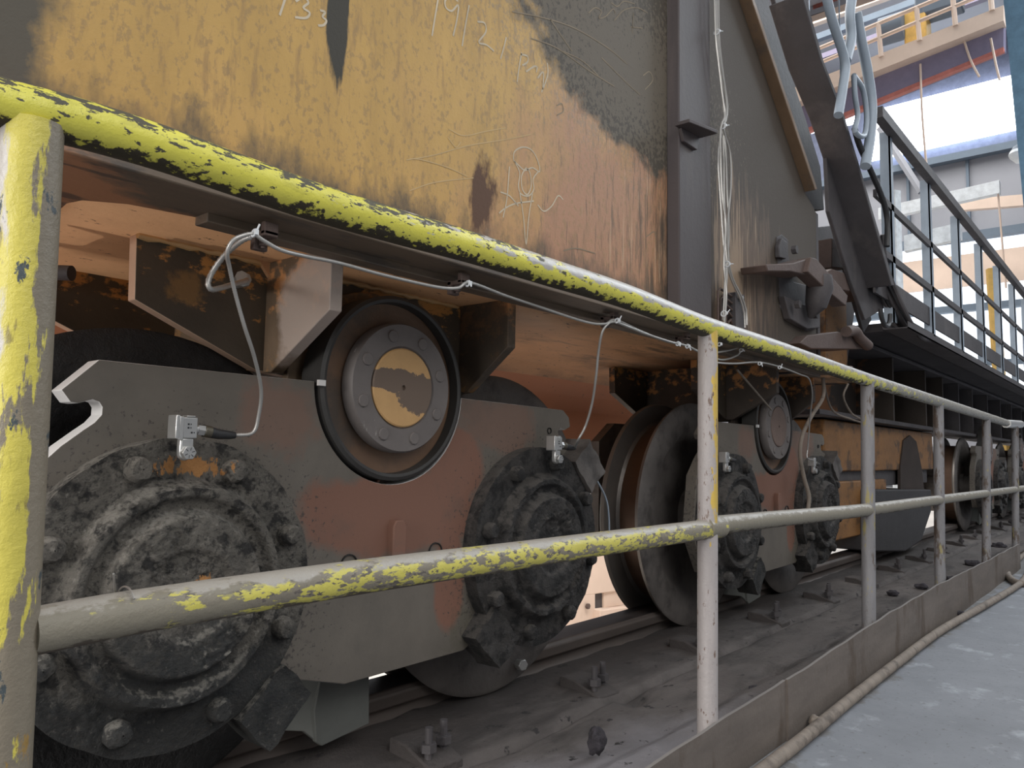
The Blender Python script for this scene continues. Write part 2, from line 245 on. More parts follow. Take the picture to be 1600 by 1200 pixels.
# ------------------------------------------------------------------ mesh helpers
class MB:
    def __init__(s): s.v = []; s.f = []; s.m = []
    def add(s, vs, fs, mi=0):
        k = len(s.v); s.v += [Vector(p) for p in vs]; s.f += [tuple(i+k for i in f) for f in fs]; s.m += [mi]*len(fs); return s
    def box(s, lo, hi, mi=0):
        x0,y0,z0 = lo; x1,y1,z1 = hi
        return s.add([(x0,y0,z0),(x1,y0,z0),(x1,y1,z0),(x0,y1,z0),(x0,y0,z1),(x1,y0,z1),(x1,y1,z1),(x0,y1,z1)],
              [(0,3,2,1),(4,5,6,7),(0,1,5,4),(1,2,6,5),(2,3,7,6),(3,0,4,7)], mi)
    def ext(s, pts, d, mi=0, me=None):
        """solid from an outline (any plane) pushed by vector d"""
        n = len(pts); a = [Vector(p) for p in pts]; d = Vector(d); b = [p+d for p in a]
        nn = Vector((0,0,0))
        for i in range(n): nn += a[i].cross(a[(i+1)%n])
        if nn.dot(d) > 0: a.reverse(); b.reverse()
        me = mi if me is None else me
        k = len(s.v); s.v += a+b
        s.f.append(tuple(range(k, k+n))); s.f.append(tuple(range(k+2*n-1, k+n-1, -1))); s.m += [mi, mi]
        for i in range(n):
            j = (i+1) % n; s.f.append((k+j, k+i, k+n+i, k+n+j)); s.m.append(me)
        return s
    def tube(s, pts, r, n=10, cap=True, mi=0):
        pts = [Vector(p) for p in pts]; k0 = len(s.v); m = len(pts)
        t0 = (pts[1]-pts[0]).normalized(); up = Vector((0,0,1)) if abs(t0.z) < 0.9 else Vector((1,0,0))
        nrm = t0.cross(up).normalized()
        for i, p in enumerate(pts):
            t = (pts[min(i+1,m-1)]-pts[max(i-1,0)]).normalized()
            nrm = (nrm - t*nrm.dot(t)).normalized(); bn = t.cross(nrm)
            rr = r[i] if isinstance(r, (list,tuple)) else r
            for j in range(n):
                a = 2*PI*j/n; s.v.append(p + nrm*(math.cos(a)*rr) + bn*(math.sin(a)*rr))
        for i in range(m-1):
            for j in range(n):
                q = (j+1) % n; s.f.append((k0+i*n+j, k0+i*n+q, k0+(i+1)*n+q, k0+(i+1)*n+j)); s.m.append(mi)
        if cap:
            s.f.append(tuple(k0+j for j in range(n-1,-1,-1))); s.f.append(tuple(k0+(m-1)*n+j for j in range(n))); s.m += [mi,mi]
        return s
    def lathe(s, prof, c, n=48, mi=0, axis='y'):
        """prof: list of (radius, depth) ; depth runs towards -y"""
        c = Vector(c); k = len(s.v); m = len(prof)
        for (r, d) in prof:
            for j in range(n):
                a = 2*PI*j/n
                s.v.append(c + (Vector((r*math.cos(a), -d, r*math.sin(a))) if axis == 'y' else Vector((r*math.cos(a), r*math.sin(a), d))))
        for i in range(m-1):
            for j in range(n):
                q = (j+1) % n
                f = (k+i*n+j, k+i*n+q, k+(i+1)*n+q, k+(i+1)*n+j)
                s.f.append(f if axis != 'y' else f); s.m.append(mi)
        return s
    def build(s, name, mats, parent=None, bev=0.0, smooth=True, ang=0.6, fix=False):
        me = bpy.data.meshes.new(name); me.from_pydata([tuple(v) for v in s.v], [], s.f)
        for m in (mats if isinstance(mats, (list,tuple)) else [mats]): me.materials.append(m.m if isinstance(m, Mat) else m)
        me.polygons.foreach_set('material_index', s.m); me.update()
        if fix:
            import bmesh
            b = bmesh.new(); b.from_mesh(me); bmesh.ops.remove_doubles(b, verts=b.verts, dist=1e-5); bmesh.ops.recalc_face_normals(b, faces=b.faces); b.to_mesh(me); b.free()
        if smooth:
            me.polygons.foreach_set('use_smooth', [True]*len(me.polygons)); me.set_sharp_from_angle(angle=ang)
        o = bpy.data.objects.new(name, me); COL.objects.link(o)
        if parent is not None: o.parent = parent
        if bev:
            bm = o.modifiers.new('bevel', 'BEVEL'); bm.width = bev; bm.segments = 2; bm.limit_method = 'ANGLE'; bm.angle_limit = 0.7
        return o
def tag(o, label, cat, group=None, kind=None):
    o['label'] = label; o['category'] = cat
    if group: o['group'] = group
    if kind: o['kind'] = kind
    return o
def thing(name, loc, label, cat, group=None):
    o = bpy.data.objects.new(name, None); COL.objects.link(o); o.location = loc; o.empty_display_size = 0.1
    return tag(o, label, cat, group)
def struct(o): o['kind'] = 'structure'; return o
def copy_tree(o, parent=None):
    c = o.copy(); COL.objects.link(c)
    if parent is not None: c.parent = parent
    for ch in [x for x in bpy.data.objects if x.parent == o]: copy_tree(ch, c)
    return c
def rel(o, pts):
    L = Vector(o.location); return [Vector(p)-L for p in pts]
def spline(pts, k=8):
    pts = [Vector(p) for p in pts]; P = [pts[0]*2-pts[1]] + pts + [pts[-1]*2-pts[-2]]; out = []
    for i in range(1, len(P)-2):
        for j in range(k):
            t = j/k; a,b,c,d = P[i-1:i+3]
            out.append(0.5*((2*b)+(c-a)*t+(2*a-5*b+4*c-d)*t*t+(3*b-a-3*c+d)*t**3))
    out.append(pts[-1]); return out
def resample(pts, step):
    out = [pts[0]]; acc = 0
    for i in range(1, len(pts)):
        a, b = pts[i-1], pts[i]; L = (b-a).length
        while acc + L >= step:
            t = (step-acc)/L; a = a.lerp(b, t); out.append(a.copy()); L = (b-a).length; acc = 0
        acc += L
    out.append(pts[-1]); return out
def arc(cx, cz, r, a0, a1, n, y=0.0): return [Vector((cx+r*math.cos(math.radians(a0+(a1-a0)*i/n)), y, cz+r*math.sin(math.radians(a0+(a1-a0)*i/n)))) for i in range(n+1)]
def hexbolt(c, r=0.014, h=0.012, d=Vector((0,-1,0)), n=6, mb=None, rot=0.3):
    mb = mb or MB(); d = Vector(d).normalized(); a = d.orthogonal().normalized(); b = d.cross(a); c = Vector(c)
    pts = [c + a*(r*math.cos(2*PI*i/n+rot)) + b*(r*math.sin(2*PI*i/n+rot)) for i in range(n)]
    mb.ext(pts, d*h); return mb

# ================================================================== SETTING
m = MB()
m.box((-3,-6,-0.06),(40,0.90,0.0)); f = struct(m.build('floor', floorm, smooth=False)); tag(f, 'dusty blue-grey walkway floor beside the toe board', 'floor', kind='structure')
# rail bed: a wavy soot surface between toe board and rail
m = MB(); nx, ny = 320, 110
for j in range(ny+1):
    for i in range(nx+1):
        x = 0.2 + (i/nx)**1.6*22.0; y = 0.84 + j/ny*0.92
        z = 0.035 + 0.010*noise.noise(Vector((x*3,y*5,0.3))) + 0.005*noise.noise(Vector((x*14,y*18,1.3)))
        z += 0.024*max(0, min(1, (1.0-y)/0.05))
        if y > 1.24: z += 0.008 + (y-1.24)*0.05
        z -= 0.016*math.exp(-((y-1.235-0.01*noise.noise(Vector((x*5,0,7))))/0.010)**2)
        for (px, py, pr) in ((2.55,1.02,0.06),(3.02,1.0,0.05),(2.0,1.2,0.05),(4.6,1.02,0.07)):
            d = math.hypot((x-px)*0.6, y-py)
            if d < pr: z -= 0.03*(1-d/pr)
        m.v.append(Vector((x,y,z)))
for j in range(ny):
    for i in range(nx):
        k = j*(nx+1)+i; m.f.append((k,k+1,k+nx+2,k+nx+1)); m.m.append(0)
o = m.build('rail_bed', bed); tag(o, 'soot covered bed that carries the crane rail', 'rail bed', kind='structure')
m = MB(); m.box((-3,1.755,-0.66),(40,30,-0.6)); m.box((-3,1.745,-0.66),(40,1.765,0.03)); tag(m.build('ground_beyond', concrete, smooth=False), 'pale ground on the far side of the rail', 'ground', kind='structure')

# ================================================================== CRANE RAIL
YR = 1.585
prof = [(-.10,-.115),(.10,-.115),(.10,-.10),(.045,-.085),(.035,-.07),(.035,-.055),(.06,-.042),(.063,-.012),(.053,0.0),(-.053,0.0),(-.063,-.012),(-.06,-.042),(-.035,-.055),(-.035,-.07),(-.045,-.085),(-.10,-.10)]
m = MB(); m.ext([(0, YR+a-.01, 0.138+b) for a, b in prof], (24,0,0))
tag(m.build('crane_rail', crail, bev=0.004), 'dark steel crane rail running away under the wheels', 'rail')
clipm = Mat('sooty_clip_steel', (70,64,62), 0.8, 0, 0.6, 60, 0.15)
cl = thing('rail_clip', (1.3,1.37,0.03), 'rail clip', 'rail clip', 'bolted rail clips along the near foot of the rail')
m = MB(); m.ext([(-.05,-.06,-.02),(-.05,.09,-.02),(-.05,.09,.040),(-.05,.03,.040),(-.05,-.06,.012)], (.10,0,0)); m.build('clip_plate', clipm, cl, bev=0.005)
for sx in (-.028,.03):
    m = MB(); m.tube([(sx,-.02+sx*.3,.02),(sx,-.02+sx*.3,.088)], 0.009, 10); hexbolt((sx,-.02+sx*.3,.036),0.019,0.018,(0,0,1),mb=m); m.build('clip_bolt', darkst, cl)
spots = [1.28+0.67*i for i in range(16)]
for i, x in enumerate(spots):
    c = cl if i == 0 else copy_tree(cl)
    c.location = (x, 1.31+random.uniform(-.01,.01), 0.037); c.rotation_euler[2] = random.uniform(-.12,.12)
    c['label'] = ['rail clip with two bolts at the bottom edge, nearest of the row',
      'rail clip with two upright bolts left of the second railing post','rail clip just right of the grey second railing post',
      'rail clip with upright bolts below the second bogie'][i] if i < 4 else 'small sooty rail clip, ' + ['fifth','sixth','seventh','eighth','ninth','tenth','eleventh','twelfth','thirteenth','fourteenth','fifteenth','sixteenth'][i-4] + ' along the rail counted from the near end'
lump = Mat('soot_lump', (58,54,60), 0.9, 0, 1.0, 60, 0.3, (30,30,30))
def rock(name, p, r, mat, label, cat, group=None, sq=0.8, seed=0, dark=None):
    import bmesh
    b = bmesh.new(); bmesh.ops.create_icosphere(b, subdivisions=3, radius=1)
    for v in b.verts:
        k = 1 + 0.45*noise.noise(v.co*1.7+Vector((seed,seed*2,0))) + 0.25*noise.noise(v.co*4+Vector((seed,0,seed)))
        v.co = Vector((v.co.x*r*k, v.co.y*r*k*0.9, v.co.z*r*sq*k))
    me = bpy.data.meshes.new(name); b.to_mesh(me); b.free(); me.materials.append(mat.m)
    for q in me.polygons: q.use_smooth = True
    o = bpy.data.objects.new(name, me); COL.objects.link(o); o.location = p
    return tag(o, label, cat, group)
p = W(932,1160,Z=0.075); rock('soot_lump', (p.x,p.y,0.08), 0.022, lump, 'jagged black lump lying on the bed left of the second post base', 'lump', seed=3, sq=1.3)
rock('debris', W(1250,1122,Z=0.02), 0.022, lump, 'dark crumpled scrap lying between the toe board and the hose', 'debris', seed=5)
rock('scrap_bit', W(1256,1109,Z=0.045), 0.007, redp, 'tiny red scrap on top of the crumpled debris by the toe board', 'scrap', seed=9)
rock('crumpled_foil', W(1275,1128,Z=0.02), 0.02, hosem, 'grey crumpled wad touching the hose beside the toe board', 'debris', seed=8)
for i,(u,v,r) in enumerate(((1500,958,.022),(1545,903,.05),(1530,915,.04),(1478,938,.05))):
    rock('rubble', W(u,v,Z=0.012), r, lump, ['pale pebble on the floor near the toe board','pale rubble at the far end of the hose','dark rubble by the fifth post base','dark rubble under the toe board beyond the fourth post'][i], 'rubble', seed=11+i, sq=.5)
for i,(u,v) in enumerate(((1180,1075),(1440,915),(1395,925),(1490,905),(1520,880),(1560,852))):
    pp = W(u,v,Z=0.05); rock('soot_clod', (pp.x,pp.y,0.045), (.02,.035,.03,.045,.05,.06)[i], lump, ['flat black clod on the bed right of the second post base','smallest of the two black clods left of the third post base','black clod left of the third post base, nearer one','black clod between the third and fourth posts','black clod behind the fourth post','farthest black clod, near the fifth post'][i], 'clod', 'soot clods on the rail bed', seed=21+i, sq=.5)

# ================================================================== GUARD RAILING
RY = 0.815; gr = thing('guard_railing', (0,0,0), 'yellow painted tubular guard railing with two rails and six posts', 'railing')
def prow(pts, Y=RY): return [W(u,v,Y=Y) for u,v in pts]
top = spline([W(-90,132,Y=RY)] + prow([(0,162),(120,192),(250,231),(400,284),(500,318),(620,354),(740,388),(860,426),(980,464),(1100,510),(1220,548),(1350,592),(1470,629),(1585,665)]), 6)
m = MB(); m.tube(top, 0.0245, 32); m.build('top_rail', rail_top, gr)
mid = spline(prow([(48,987),(200,958),(400,926),(600,896),(800,869),(950,848),(1104,827)]), 4)
m = MB(); m.tube(mid, 0.0225, 28)
mid2 = spline(prow([(1106,822),(1200,812),(1350,797),(1460,782),(1600,763),(1640,758)]), 4)
m.tube(mid2, 0.0225, 24)
m.tube([W(1100,826,Y=RY),W(1124,823,Y=RY)], 0.0265, 24)
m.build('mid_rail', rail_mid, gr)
posts = [((50,195),(8,1230)),((1106,514),(1105,1145)),((1355,596),(1357,985)),((1466,633),(1468,918)),((1541,656),(1540,882)),((1586,668),(1586,852))]
for i,(a,b) in enumerate(posts):
    A, B = W(*a,Y=RY), W(*b,Y=RY); B.z = min(B.z, 0.02); d = (A-B)
    if i: B = Vector((B.x, RY, 0.03))
    pts = [B.lerp(A, t/20) for t in range(21)]
    m = MB(); m.tube(pts, 0.0232 if i else 0.0275, 28)
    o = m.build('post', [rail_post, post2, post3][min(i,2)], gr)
    if i == 0: o['label'] = 'near post with bright yellow paint'
    if i == 1: o['label'] = 'grey post with yellow paint remains on its upper half'
m = MB(); m.tube([W(1572,662,Y=RY),W(1594,663,Y=RY)], 0.029, 20); m.build('rail_end_cap', steel, gr)
# little wire twisted round the mid rail
wt = MB(); c = W(192,958,Y=RY)
wt.tube(spline([c+Vector((.0,-.028*math.cos(a),.026*math.sin(a))) + Vector((a*.0012,0,0)) for a in [x*.35 for x in range(2,9)]],3)+[c+Vector((-.010,0.004,.040))],0.0011,6)
tag(wt.build('twisted_wire', conduit), 'thin wire twisted round the mid rail beside the near post', 'wire')

# toe board in two welded lengths
tb = thing('toe_board', (0.9,0.79,0), 'bent steel toe board along the foot of the railing, dusty and rust streaked', 'toe board')
m = MB()
def kick_seg(u0, pts_top, mi):
    pass
tops = [(700,1420),(960,1240),(1000,1212),(1090,1150),(1160,1108),(1226,1066),(1290,1024),(1350,984),(1420,941),(1475,910),(1540,878),(1592,850)]
ys = [0.783]*len(tops); T = [W(u,v,Y=0.785) for u,v in tops]
def board(P0, P1, name, lab=None):
    m = MB(); n = len(P0)
    for i in range(n-1):
        a, b = P0[i], P0[i+1]
        x0,x1 = a.x,b.x; z0,z1 = max(.07,a.z), max(.07,b.z)
        ya, yb = a.y, b.y
        m.add([(x0,ya,0),(x1,yb,0),(x1,yb,z1),(x0,ya,z0),(x0,ya+.008,0),(x1,yb+.008,0),(x1,yb+.008,z1),(x0,ya+.008,z0)],
              [(0,1,2,3),(5,4,7,6),(3,2,6,7)])
        if i == 0: m.f.append((len(m.v)-8,len(m.v)-5,len(m.v)-1,len(m.v)-4)); m.m.append(0)
        if i == n-2: m.f.append((len(m.v)-7,len(m.v)-3,len(m.v)-2,len(m.v)-6)); m.m.append(0)
    m.v = rel(tb, m.v)
    return m.build(name, kick, tb)
T2 = resample(spline(T,4), 0.06)
for q in T2: q.y += 0.006*noise.noise(Vector((q.x*3,0,0))); q.z += 0.006*noise.noise(Vector((q.x*6,1,0)))+0.002
k = min(range(len(T2)), key=lambda i: abs(T2[i].x - W(1226,1066,Y=0.785).x))
board(T2[:k+1], None, 'board_length'); seg2 = [p+Vector((0,-.006,0.002)) for p in T2[k:]]; board(seg2, None, 'board_length')
# hose on the floor
hp = [W(u,v,Z=0.02) for u,v in ((1120,1260),(1200,1197),(1260,1150),(1330,1092),(1400,1037),(1470,985),(1540,945),(1585,918),(1600,905),(1612,880))]
m = MB(); m.tube(spline(hp,8), 0.0165, 16); tag(m.build('floor_hose', hosem), 'brown dusty hose lying along the floor outside the toe board', 'hose')
hp = [W(u,v,Z=0.02) for u,v in ((1640,905),(1600,912),(1580,905),(1574,892),(1585,880),(1596,868),(1600,860))]
m = MB(); m.tube(spline(hp,8), 0.02, 12); tag(m.build('floor_cable', hosem), 'second thick dusty cable curving at the far end of the toe board', 'cable')

# ================================================================== BOGIE
YB = 1.35
def crud_disc(c, R, prof, seed, amp, mat, name, parent, na=220, nr=84, side=0.05, rim=True):
    """a turned cover whose face is caked: prof(r) = height towards the viewer"""
    m = MB(); c = Vector(c)
    def disp(x, z, r):
        k = noise.noise(Vector((x*9+seed*4, z*9, seed)))
        k = max(0.12, min(1.0, 0.55 + 1.3*k))
        e = (noise.fractal(Vector((x*85+seed, z*85, seed)), 0.6, 2.1, 3)*0.62 + noise.noise(Vector((x*24, z*24, seed)))*0.7) * amp * k
        e += max(0, noise.noise(Vector((x*8, z*8, seed*3))))*amp*1.2
        return e*min(1, (R-r)/0.012+0.25)
    for i in range(nr+1):
        r = R*(i/nr)
        for j in range(na):
            a = 2*PI*j/na; x, z = r*math.cos(a), r*math.sin(a)
            rr = r + (0.004*noise.noise(Vector((math.cos(a)*5, math.sin(a)*5, seed))) if i == nr else 0)
            m.v.append(c + Vector((rr*math.cos(a), -(prof(r)+disp(x,z,r)), rr*math.sin(a))))
    for i in range(nr):
        for j in range(na):
            q = (j+1)%na; m.f.append((i*na+j, (i+1)*na+j, (i+1)*na+q, i*na+q)); m.m.append(0)
    k = len(m.v)
    for j in range(na):
        a = 2*PI*j/na; m.v.append(c + Vector((R*math.cos(a), 0.0, R*math.sin(a))))
    for j in range(na):
        q = (j+1)%na; m.f.append((nr*na+j, k+j, k+q, nr*na+q)); m.m.append(0)
    return m.build(name, mat, parent, ang=1.2)
def step(r, R, w=0.006): return max(0.0, min(1.0, (R-r)/w+0.5))
def bearing(parent, x, z, R, seed, mat, amp):
    pr = lambda r: 0.040 + 0.034*step(r,0.188,0.014) - 0.014*step(r,0.163,0.010) + 0.028*step(r,0.138,0.012) - 0.010*step(r,0.075,0.012)
    o = crud_disc((x,0.0,z), R, pr, seed, amp, mat, 'bearing_cover', parent)
    for k in range(8):
        a = 2*PI*(k+0.35)/8 + seed*0.1; bx, bz = x+0.228*math.cos(a), z+0.228*math.sin(a)
        m = MB(); n = 14
        rad = 0.021
        pf = [(rad,0.0),(rad,0.060),(rad*0.75,0.068),(0.001,0.070)]
        m.lathe(pf, (bx,0,bz), n); 
        for v in m.v: v += Vector((noise.noise(v*60+Vector((seed,0,0))),noise.noise(v*60+Vector((0,seed,0))),noise.noise(v*60)))*0.003
        m.build('cover_bolt', mat, parent, fix=True)
def wheel(parent, x, z=0.512):
    Yn, Yf = 0.13, 0.31   # local y of near and far flange faces
    R, Rt = 0.452, 0.372
    w = bpy.data.objects.new('wheel', None)
    m = MB(); prof = [(0.03,0.0),(0.10,0.0),(0.10,-0.03),(0.30,-0.03),(0.345,0.0),(R-.012,0.0),(R,-0.008)]
    m.lathe([(r, -Yn+d) for r,d in prof], (x,0,z), 80, mi=0)
    m.lathe([(R,-Yn-.008),(R-.004,-Yn-.022),(Rt+.01,-Yn-.034),(Rt,-Yn-.045)], (x,0,z), 80, mi=2)
    m.lathe([(Rt,-Yn-.045),(Rt,-Yf+.045)], (x,0,z), 80, mi=1)
    m.lathe([(Rt,-Yf+.045),(Rt+.01,-Yf+.034),(R-.004,-Yf+.022),(R,-Yf+.008),(R-.01,-Yf),(0.30,-Yf),(0.30,-Yf+.03),(0.1,-Yf+.03)], (x,0,z), 80, mi=2)
    return m.build('wheel', [wheelm, treadm, flangelip], parent, fix=True)
bg1 = thing('wheel_bogie', (1.18,YB,0), 'nearest two-wheel bogie with grey dusted side plate and orange primer patches', 'wheel bogie')
PX, PZ, PR = 0.0, 0.885, 0.222
L = lambda pts: [q - Vector((1.18,YB,0)) for q in WP(pts, Y=YB)]
# side plate outline, local coordinates (x along the rail)
left = L([(95,697),(130,672),(148,660),(159,648),(160,636),(155,628),(145,624),(122,630),(110,628),(96,609),(155,562)])
def mir(p): return Vector((-p.x+0.005, 0, p.z))
rt = L([(880,641),(889,652),(891,667),(883,672),(876,668),(872,674),(874,684),(890,694),(915,700)])
arcpts = arc(PX, PZ, PR, 180, 360, 40)
lo = L([(677,1029),(539,1069),(478,1008)])
outline = left + [Vector((-PR,0,0.882))] + arcpts[1:-1] + [Vector((PR,0,0.876))] + rt
outline += [Vector((0.70,0,0.62)), Vector((0.72,0,0.45)), Vector((0.66,0,0.30)), Vector((0.36,0,0.30)), Vector((0.25,0,lo[0].z+.0)), lo[1], Vector((-0.33,0,0.305)), Vector((-0.70,0,0.30)), Vector((-0.80,0,0.45)), Vector((-0.765,0,0.670))]
outline = [Vector((q.x,0,q.z)) for q in outline]
m = MB(); m.ext(outline, (0,0.045,0), 0, 1); m.build('side_plate', [plate, edge], bg1, bev=0.0015)
# rear side plate
m = MB(); rp_ = [(-0.74,0.80),(-0.62,0.88),(-PR,0.88)] + [(q.x,q.z) for q in arcpts[1:-1]] + [(PR,0.88),(0.60,0.88),(0.74,0.80),(0.74,0.42),(0.60,0.30),(0.36,0.30),(0.26,0.22),(-0.24,0.22),(-0.34,0.30),(-0.60,0.30),(-0.74,0.42)]
m.ext([(x,0.46,z) for x,z in rp_], (0,0.04,0)); m.build('rear_side_plate', wheelm, bg1)
m = MB(); m.box((-0.10,0.05,0.42),(0.12,0.45,0.60)); m.build('cross_tie', darkst, bg1, bev=0.01)
# guard plate hanging under the side plate (bent sheet)
gp = [W(u,v,Y=1.43)-Vector((1.18,YB,0)) for u,v in ((505,1040),(577,1040),(577,1131),(503,1166),(494,1160),(491,1112))]
m = MB(); m.ext(gp, (0,0.014,0)); g2 = [W(u,v,Y=1.445)-Vector((1.18,YB,0)) for u,v in ((452,1010),(508,1010),(506,1150),(491,1112),(470,1100),(452,1092))]
m.ext([(gp[0].x,0.08,.36),(gp[0].x-.11,0.16,.36),(gp[0].x-.11,0.16,.14),(gp[0].x-.03,0.10,.13),(gp[0].x,0.08,.10)], (0.0,0.014,0)); m.build('guard_plate', Mat('grey_guard_plate', (92,94,90), 0.7, 0, 0.15, 60, 0.1), bg1, bev=0.002)
# small slot block and two round holes in the plate
p0 = W(615,845,Y=1.35)-Vector((1.18,YB,0))
m = MB(); m.ext([Vector((p0.x+a,-.022,p0.z+b)) for a,b in ((-.02,-.045),(.02,-.045),(.02,.035),(.012,.048),(-.012,.048),(-.02,.035))], (0,.03,0)); m.build('stop_block', plate, bg1, bev=0.003)
for (u,v) in ((545,882),(680,862),(858,673)):
    p0 = W(u,v,Y=1.349)-Vector((1.18,YB,0)); m = MB(); rr = 0.02 if v > 700 else 0.008
    m.lathe([(rr*1.12,-0.004),(rr*1.1,0.003),(rr,0.003),(rr,-0.02),(0.0005,-0.02)], (p0.x,-0.001,p0.z), 24); m.build('drilled_hole', black, bg1)
for (x, sd, mt, amp) in ((-0.515,1.0,crud,0.0055),(0.505,2.7,crud2,0.0075)):
    bearing(bg1, x, 0.49, 0.266, sd, mt, amp)
def keeper(parent, x, z, a, w, h, d0, d1, mat, seed):
    m = MB(); ca, sa = math.cos(a), math.sin(a); n = 7
    for yy in (d1, d0):
        for i in range(n+1):
            for j in range(n+1):
                lx, lz = (i/n-.5)*w, (j/n-.5)*h
                p = Vector((x+lx*ca-lz*sa, yy, z+lx*sa+lz*ca)); e = 0.006 if yy == d0 else 0.004
                p += Vector((noise.noise(p*26+Vector((seed,0,0))), noise.noise(p*30+Vector((0,seed,0))), noise.noise(p*26+Vector((0,0,seed)))))*e*1.4
                m.v.append(p)
    N = (n+1)**2
    for i in range(n):
        for j in range(n):
            a_ = i*(n+1)+j; m.f.append((a_,a_+1,a_+n+2,a_+n+1)); m.f.append((N+a_,N+a_+n+1,N+a_+n+2,N+a_+1)); m.m += [0,0]
    for i in range(n):
        for (s0,s1) in ((i,i+1),((i+1)*(n+1)+n,i*(n+1)+n) ) if False else (): pass
    def q(a1,b1): m.f.append((a1,b1,N+b1,N+a1)); m.m.append(0)
    for i in range(n):
        q(i, i+1); q(n*(n+1)+i+1, n*(n+1)+i); q((i+1)*(n+1), i*(n+1)); q(i*(n+1)+n, (i+1)*(n+1)+n)
    return m.build('keeper_plate', mat, parent, ang=1.0, fix=True)
for (x,z,a,mt,sd) in ((-0.515+.20,.49-.235,0.75,crud,1),(0.505-.185,.49-.215,-0.75,crud2,2),(0.505+.215,.49+.215,-0.85,wheelm,3)):
    keeper(bg1, x, z, a, 0.125, 0.095, -0.055, 0.03, mt, sd)
w1 = wheel(bg1, -0.515); w1.data.materials[0] = black.m; w1.data.materials[1] = black.m; w1.data.materials[2] = black.m; wheel(bg1, 0.505)
for sx in (-0.515,0.505):
    m = MB(); m.tube([(sx,0.04,0.49),(sx,0.46,0.49)], 0.10, 24); m.build('axle', wheelm, bg1)
# pivot pin in the plate hole
pv = bpy.data.objects.new('tmp', None)
m = MB(); m.lathe([(0.213,-0.06),(0.213,0.006),(0.205,0.010),(0.198,0.008),(0.196,-0.016)], (0,0,PZ), 72); m.build('pivot_ring', ringm, bg1, fix=True)
m = MB(); m.lathe([(0.198,-0.018),(0.14,-0.018),(0.14,0.006),(0.02,0.006)], (0,0,PZ), 72); pb = m.build('pivot_boss', boss, bg1, fix=True)
m = MB(); m.lathe([(0.150,-0.01),(0.150,0.016),(0.146,0.022),(0.096,0.022),(0.093,0.017),(0.088,0.016)], (0.006,0,PZ), 72); pc = m.build('retaining_collar', collar, bg1, fix=True)
for k in range(8):
    a = 2*PI*(k+0.2)/8+.15; m = MB(); hexbolt((0.006+.121*math.cos(a),-.020,PZ+.121*math.sin(a)),0.0145,0.006,(0,-1,0),n=10,mb=m); m.build('collar_bolt', collar, pc, bev=0.0015)
m = MB(); m.lathe([(0.091,0.010),(0.091,0.021),(0.088,0.0235),(0.006,0.0235),(0.005,0.017),(0.0003,0.017)], (0.006,0,PZ), 64); m.build('pin_cap', cap, bg1, fix=True)
m = MB(); m.box((-0.222,-.004,PZ-.012),(-0.205,.004,PZ+.0)); m.v=[v+Vector((0.0,-.012,0)) for v in m.v]; m.build('alignment_mark', edge, bg1)

bg2 = copy_tree(bg1); bg2.location = (3.46,YB,-0.005); bg2['label'] = 'second two-wheel bogie, seen behind the grey second railing post'
bg3 = copy_tree(bg1); bg3.location = (9.15,YB,0); bg3['label'] = 'third bogie, far along the rail behind the fourth and fifth posts'
bg4 = copy_tree(bg1); bg4.location = (11.5,YB,0); bg4['label'] = 'farthest bogie at the right edge beyond the last railing post'
for b in (bg2, bg3, bg4):
    for ch in b.children:
        if ch.name.startswith('side_plate'): ch.data = ch.data.copy(); ch.data.materials[1] = plate.m
        if ch.name.startswith('wheel'):
            ch.data = ch.data.copy()
            for q_, mm in enumerate((wheelm, treadm, flangelip)): ch.data.materials[q_] = mm.m
        if ch.name.startswith('pin_cap'):
            ch.data = ch.data.copy(); ch.data.materials[0] = cap2.m
        if ch.name.startswith('bearing_cover') or ch.name.startswith('cover_bolt'):
            ch.data = ch.data.copy(); ch.data.materials[0] = crud2.m

# ================================================================== CRANE LEG GIRDER
YW = 1.17
gd = thing('crane_leg_girder', (0,0,0), 'huge ochre painted crane leg girder above the bogies, soot stained with chalk scribbles', 'girder')
wp = [Vector((-0.6,YW,1.13)), Vector((-0.6,YW,3.4))] + [W(u,v,Y=YW) for u,v in ((1110,-180),(1155,0),(1258,300),(1275,332),(1275,548))]
wp[-1] = Vector((wp[-1].x,YW,1.13))
m = MB(); m.ext(wp, (0,0.03,0)); m.build('web_plate', girder, gd, bev=0.002)
# flange strip under the web, with its inner stepped edge
inner = [W(u,v,Z=1.115) for u,v in ((90,345),(95,328),(105,319),(130,314),(200,320),(330,345),(440,374))]
inner = [Vector((q.x, q.y, 1.115)) for q in inner] + [Vector((0.95,1.21,1.115)),Vector((3.56,1.23,1.115))]
sp_ = [Vector((0.44,2.0,1.115)),] + inner + [Vector((3.56,1.075,1.115)), Vector((-0.6,1.055,1.115)), Vector((-0.6,2.0,1.115))]
m = MB(); m.ext(sp_, (0,0,0.022)); m.build('bottom_flange', strip, gd, bev=0.003)
# soffit, curving down to the rear wall of the box girder
m = MB(); cr = [(1.10,1.137),(1.5,1.137),(1.75,1.137),(1.86,1.13),(1.95,1.11),(2.03,1.07),(2.09,1.01),(2.12,0.94),(2.12,0.60)]
for (y,z) in cr: m.v += [Vector((-0.6,y,z)), Vector((4.2,y,z))]
for i in range(len(cr)-1): m.f.append((2*i,2*i+1,2*i+3,2*i+2)); m.m.append(0 if i < 5 else 1)
k = len(m.v)
for (y,z) in cr: m.v += [Vector((-0.6,y,z)), Vector((4.2,y,z))]
o = m.build('soffit_plate', [soffit, panel], gd, ang=1.0); sm = o.modifiers.new('thick','SOLIDIFY'); sm.thickness = -0.015
# long angle under the near edge
m = MB(); m.box((0.6,1.15,1.100),(3.5,1.19,1.116)); m.build('edge_angle', strip, gd, bev=0.002)
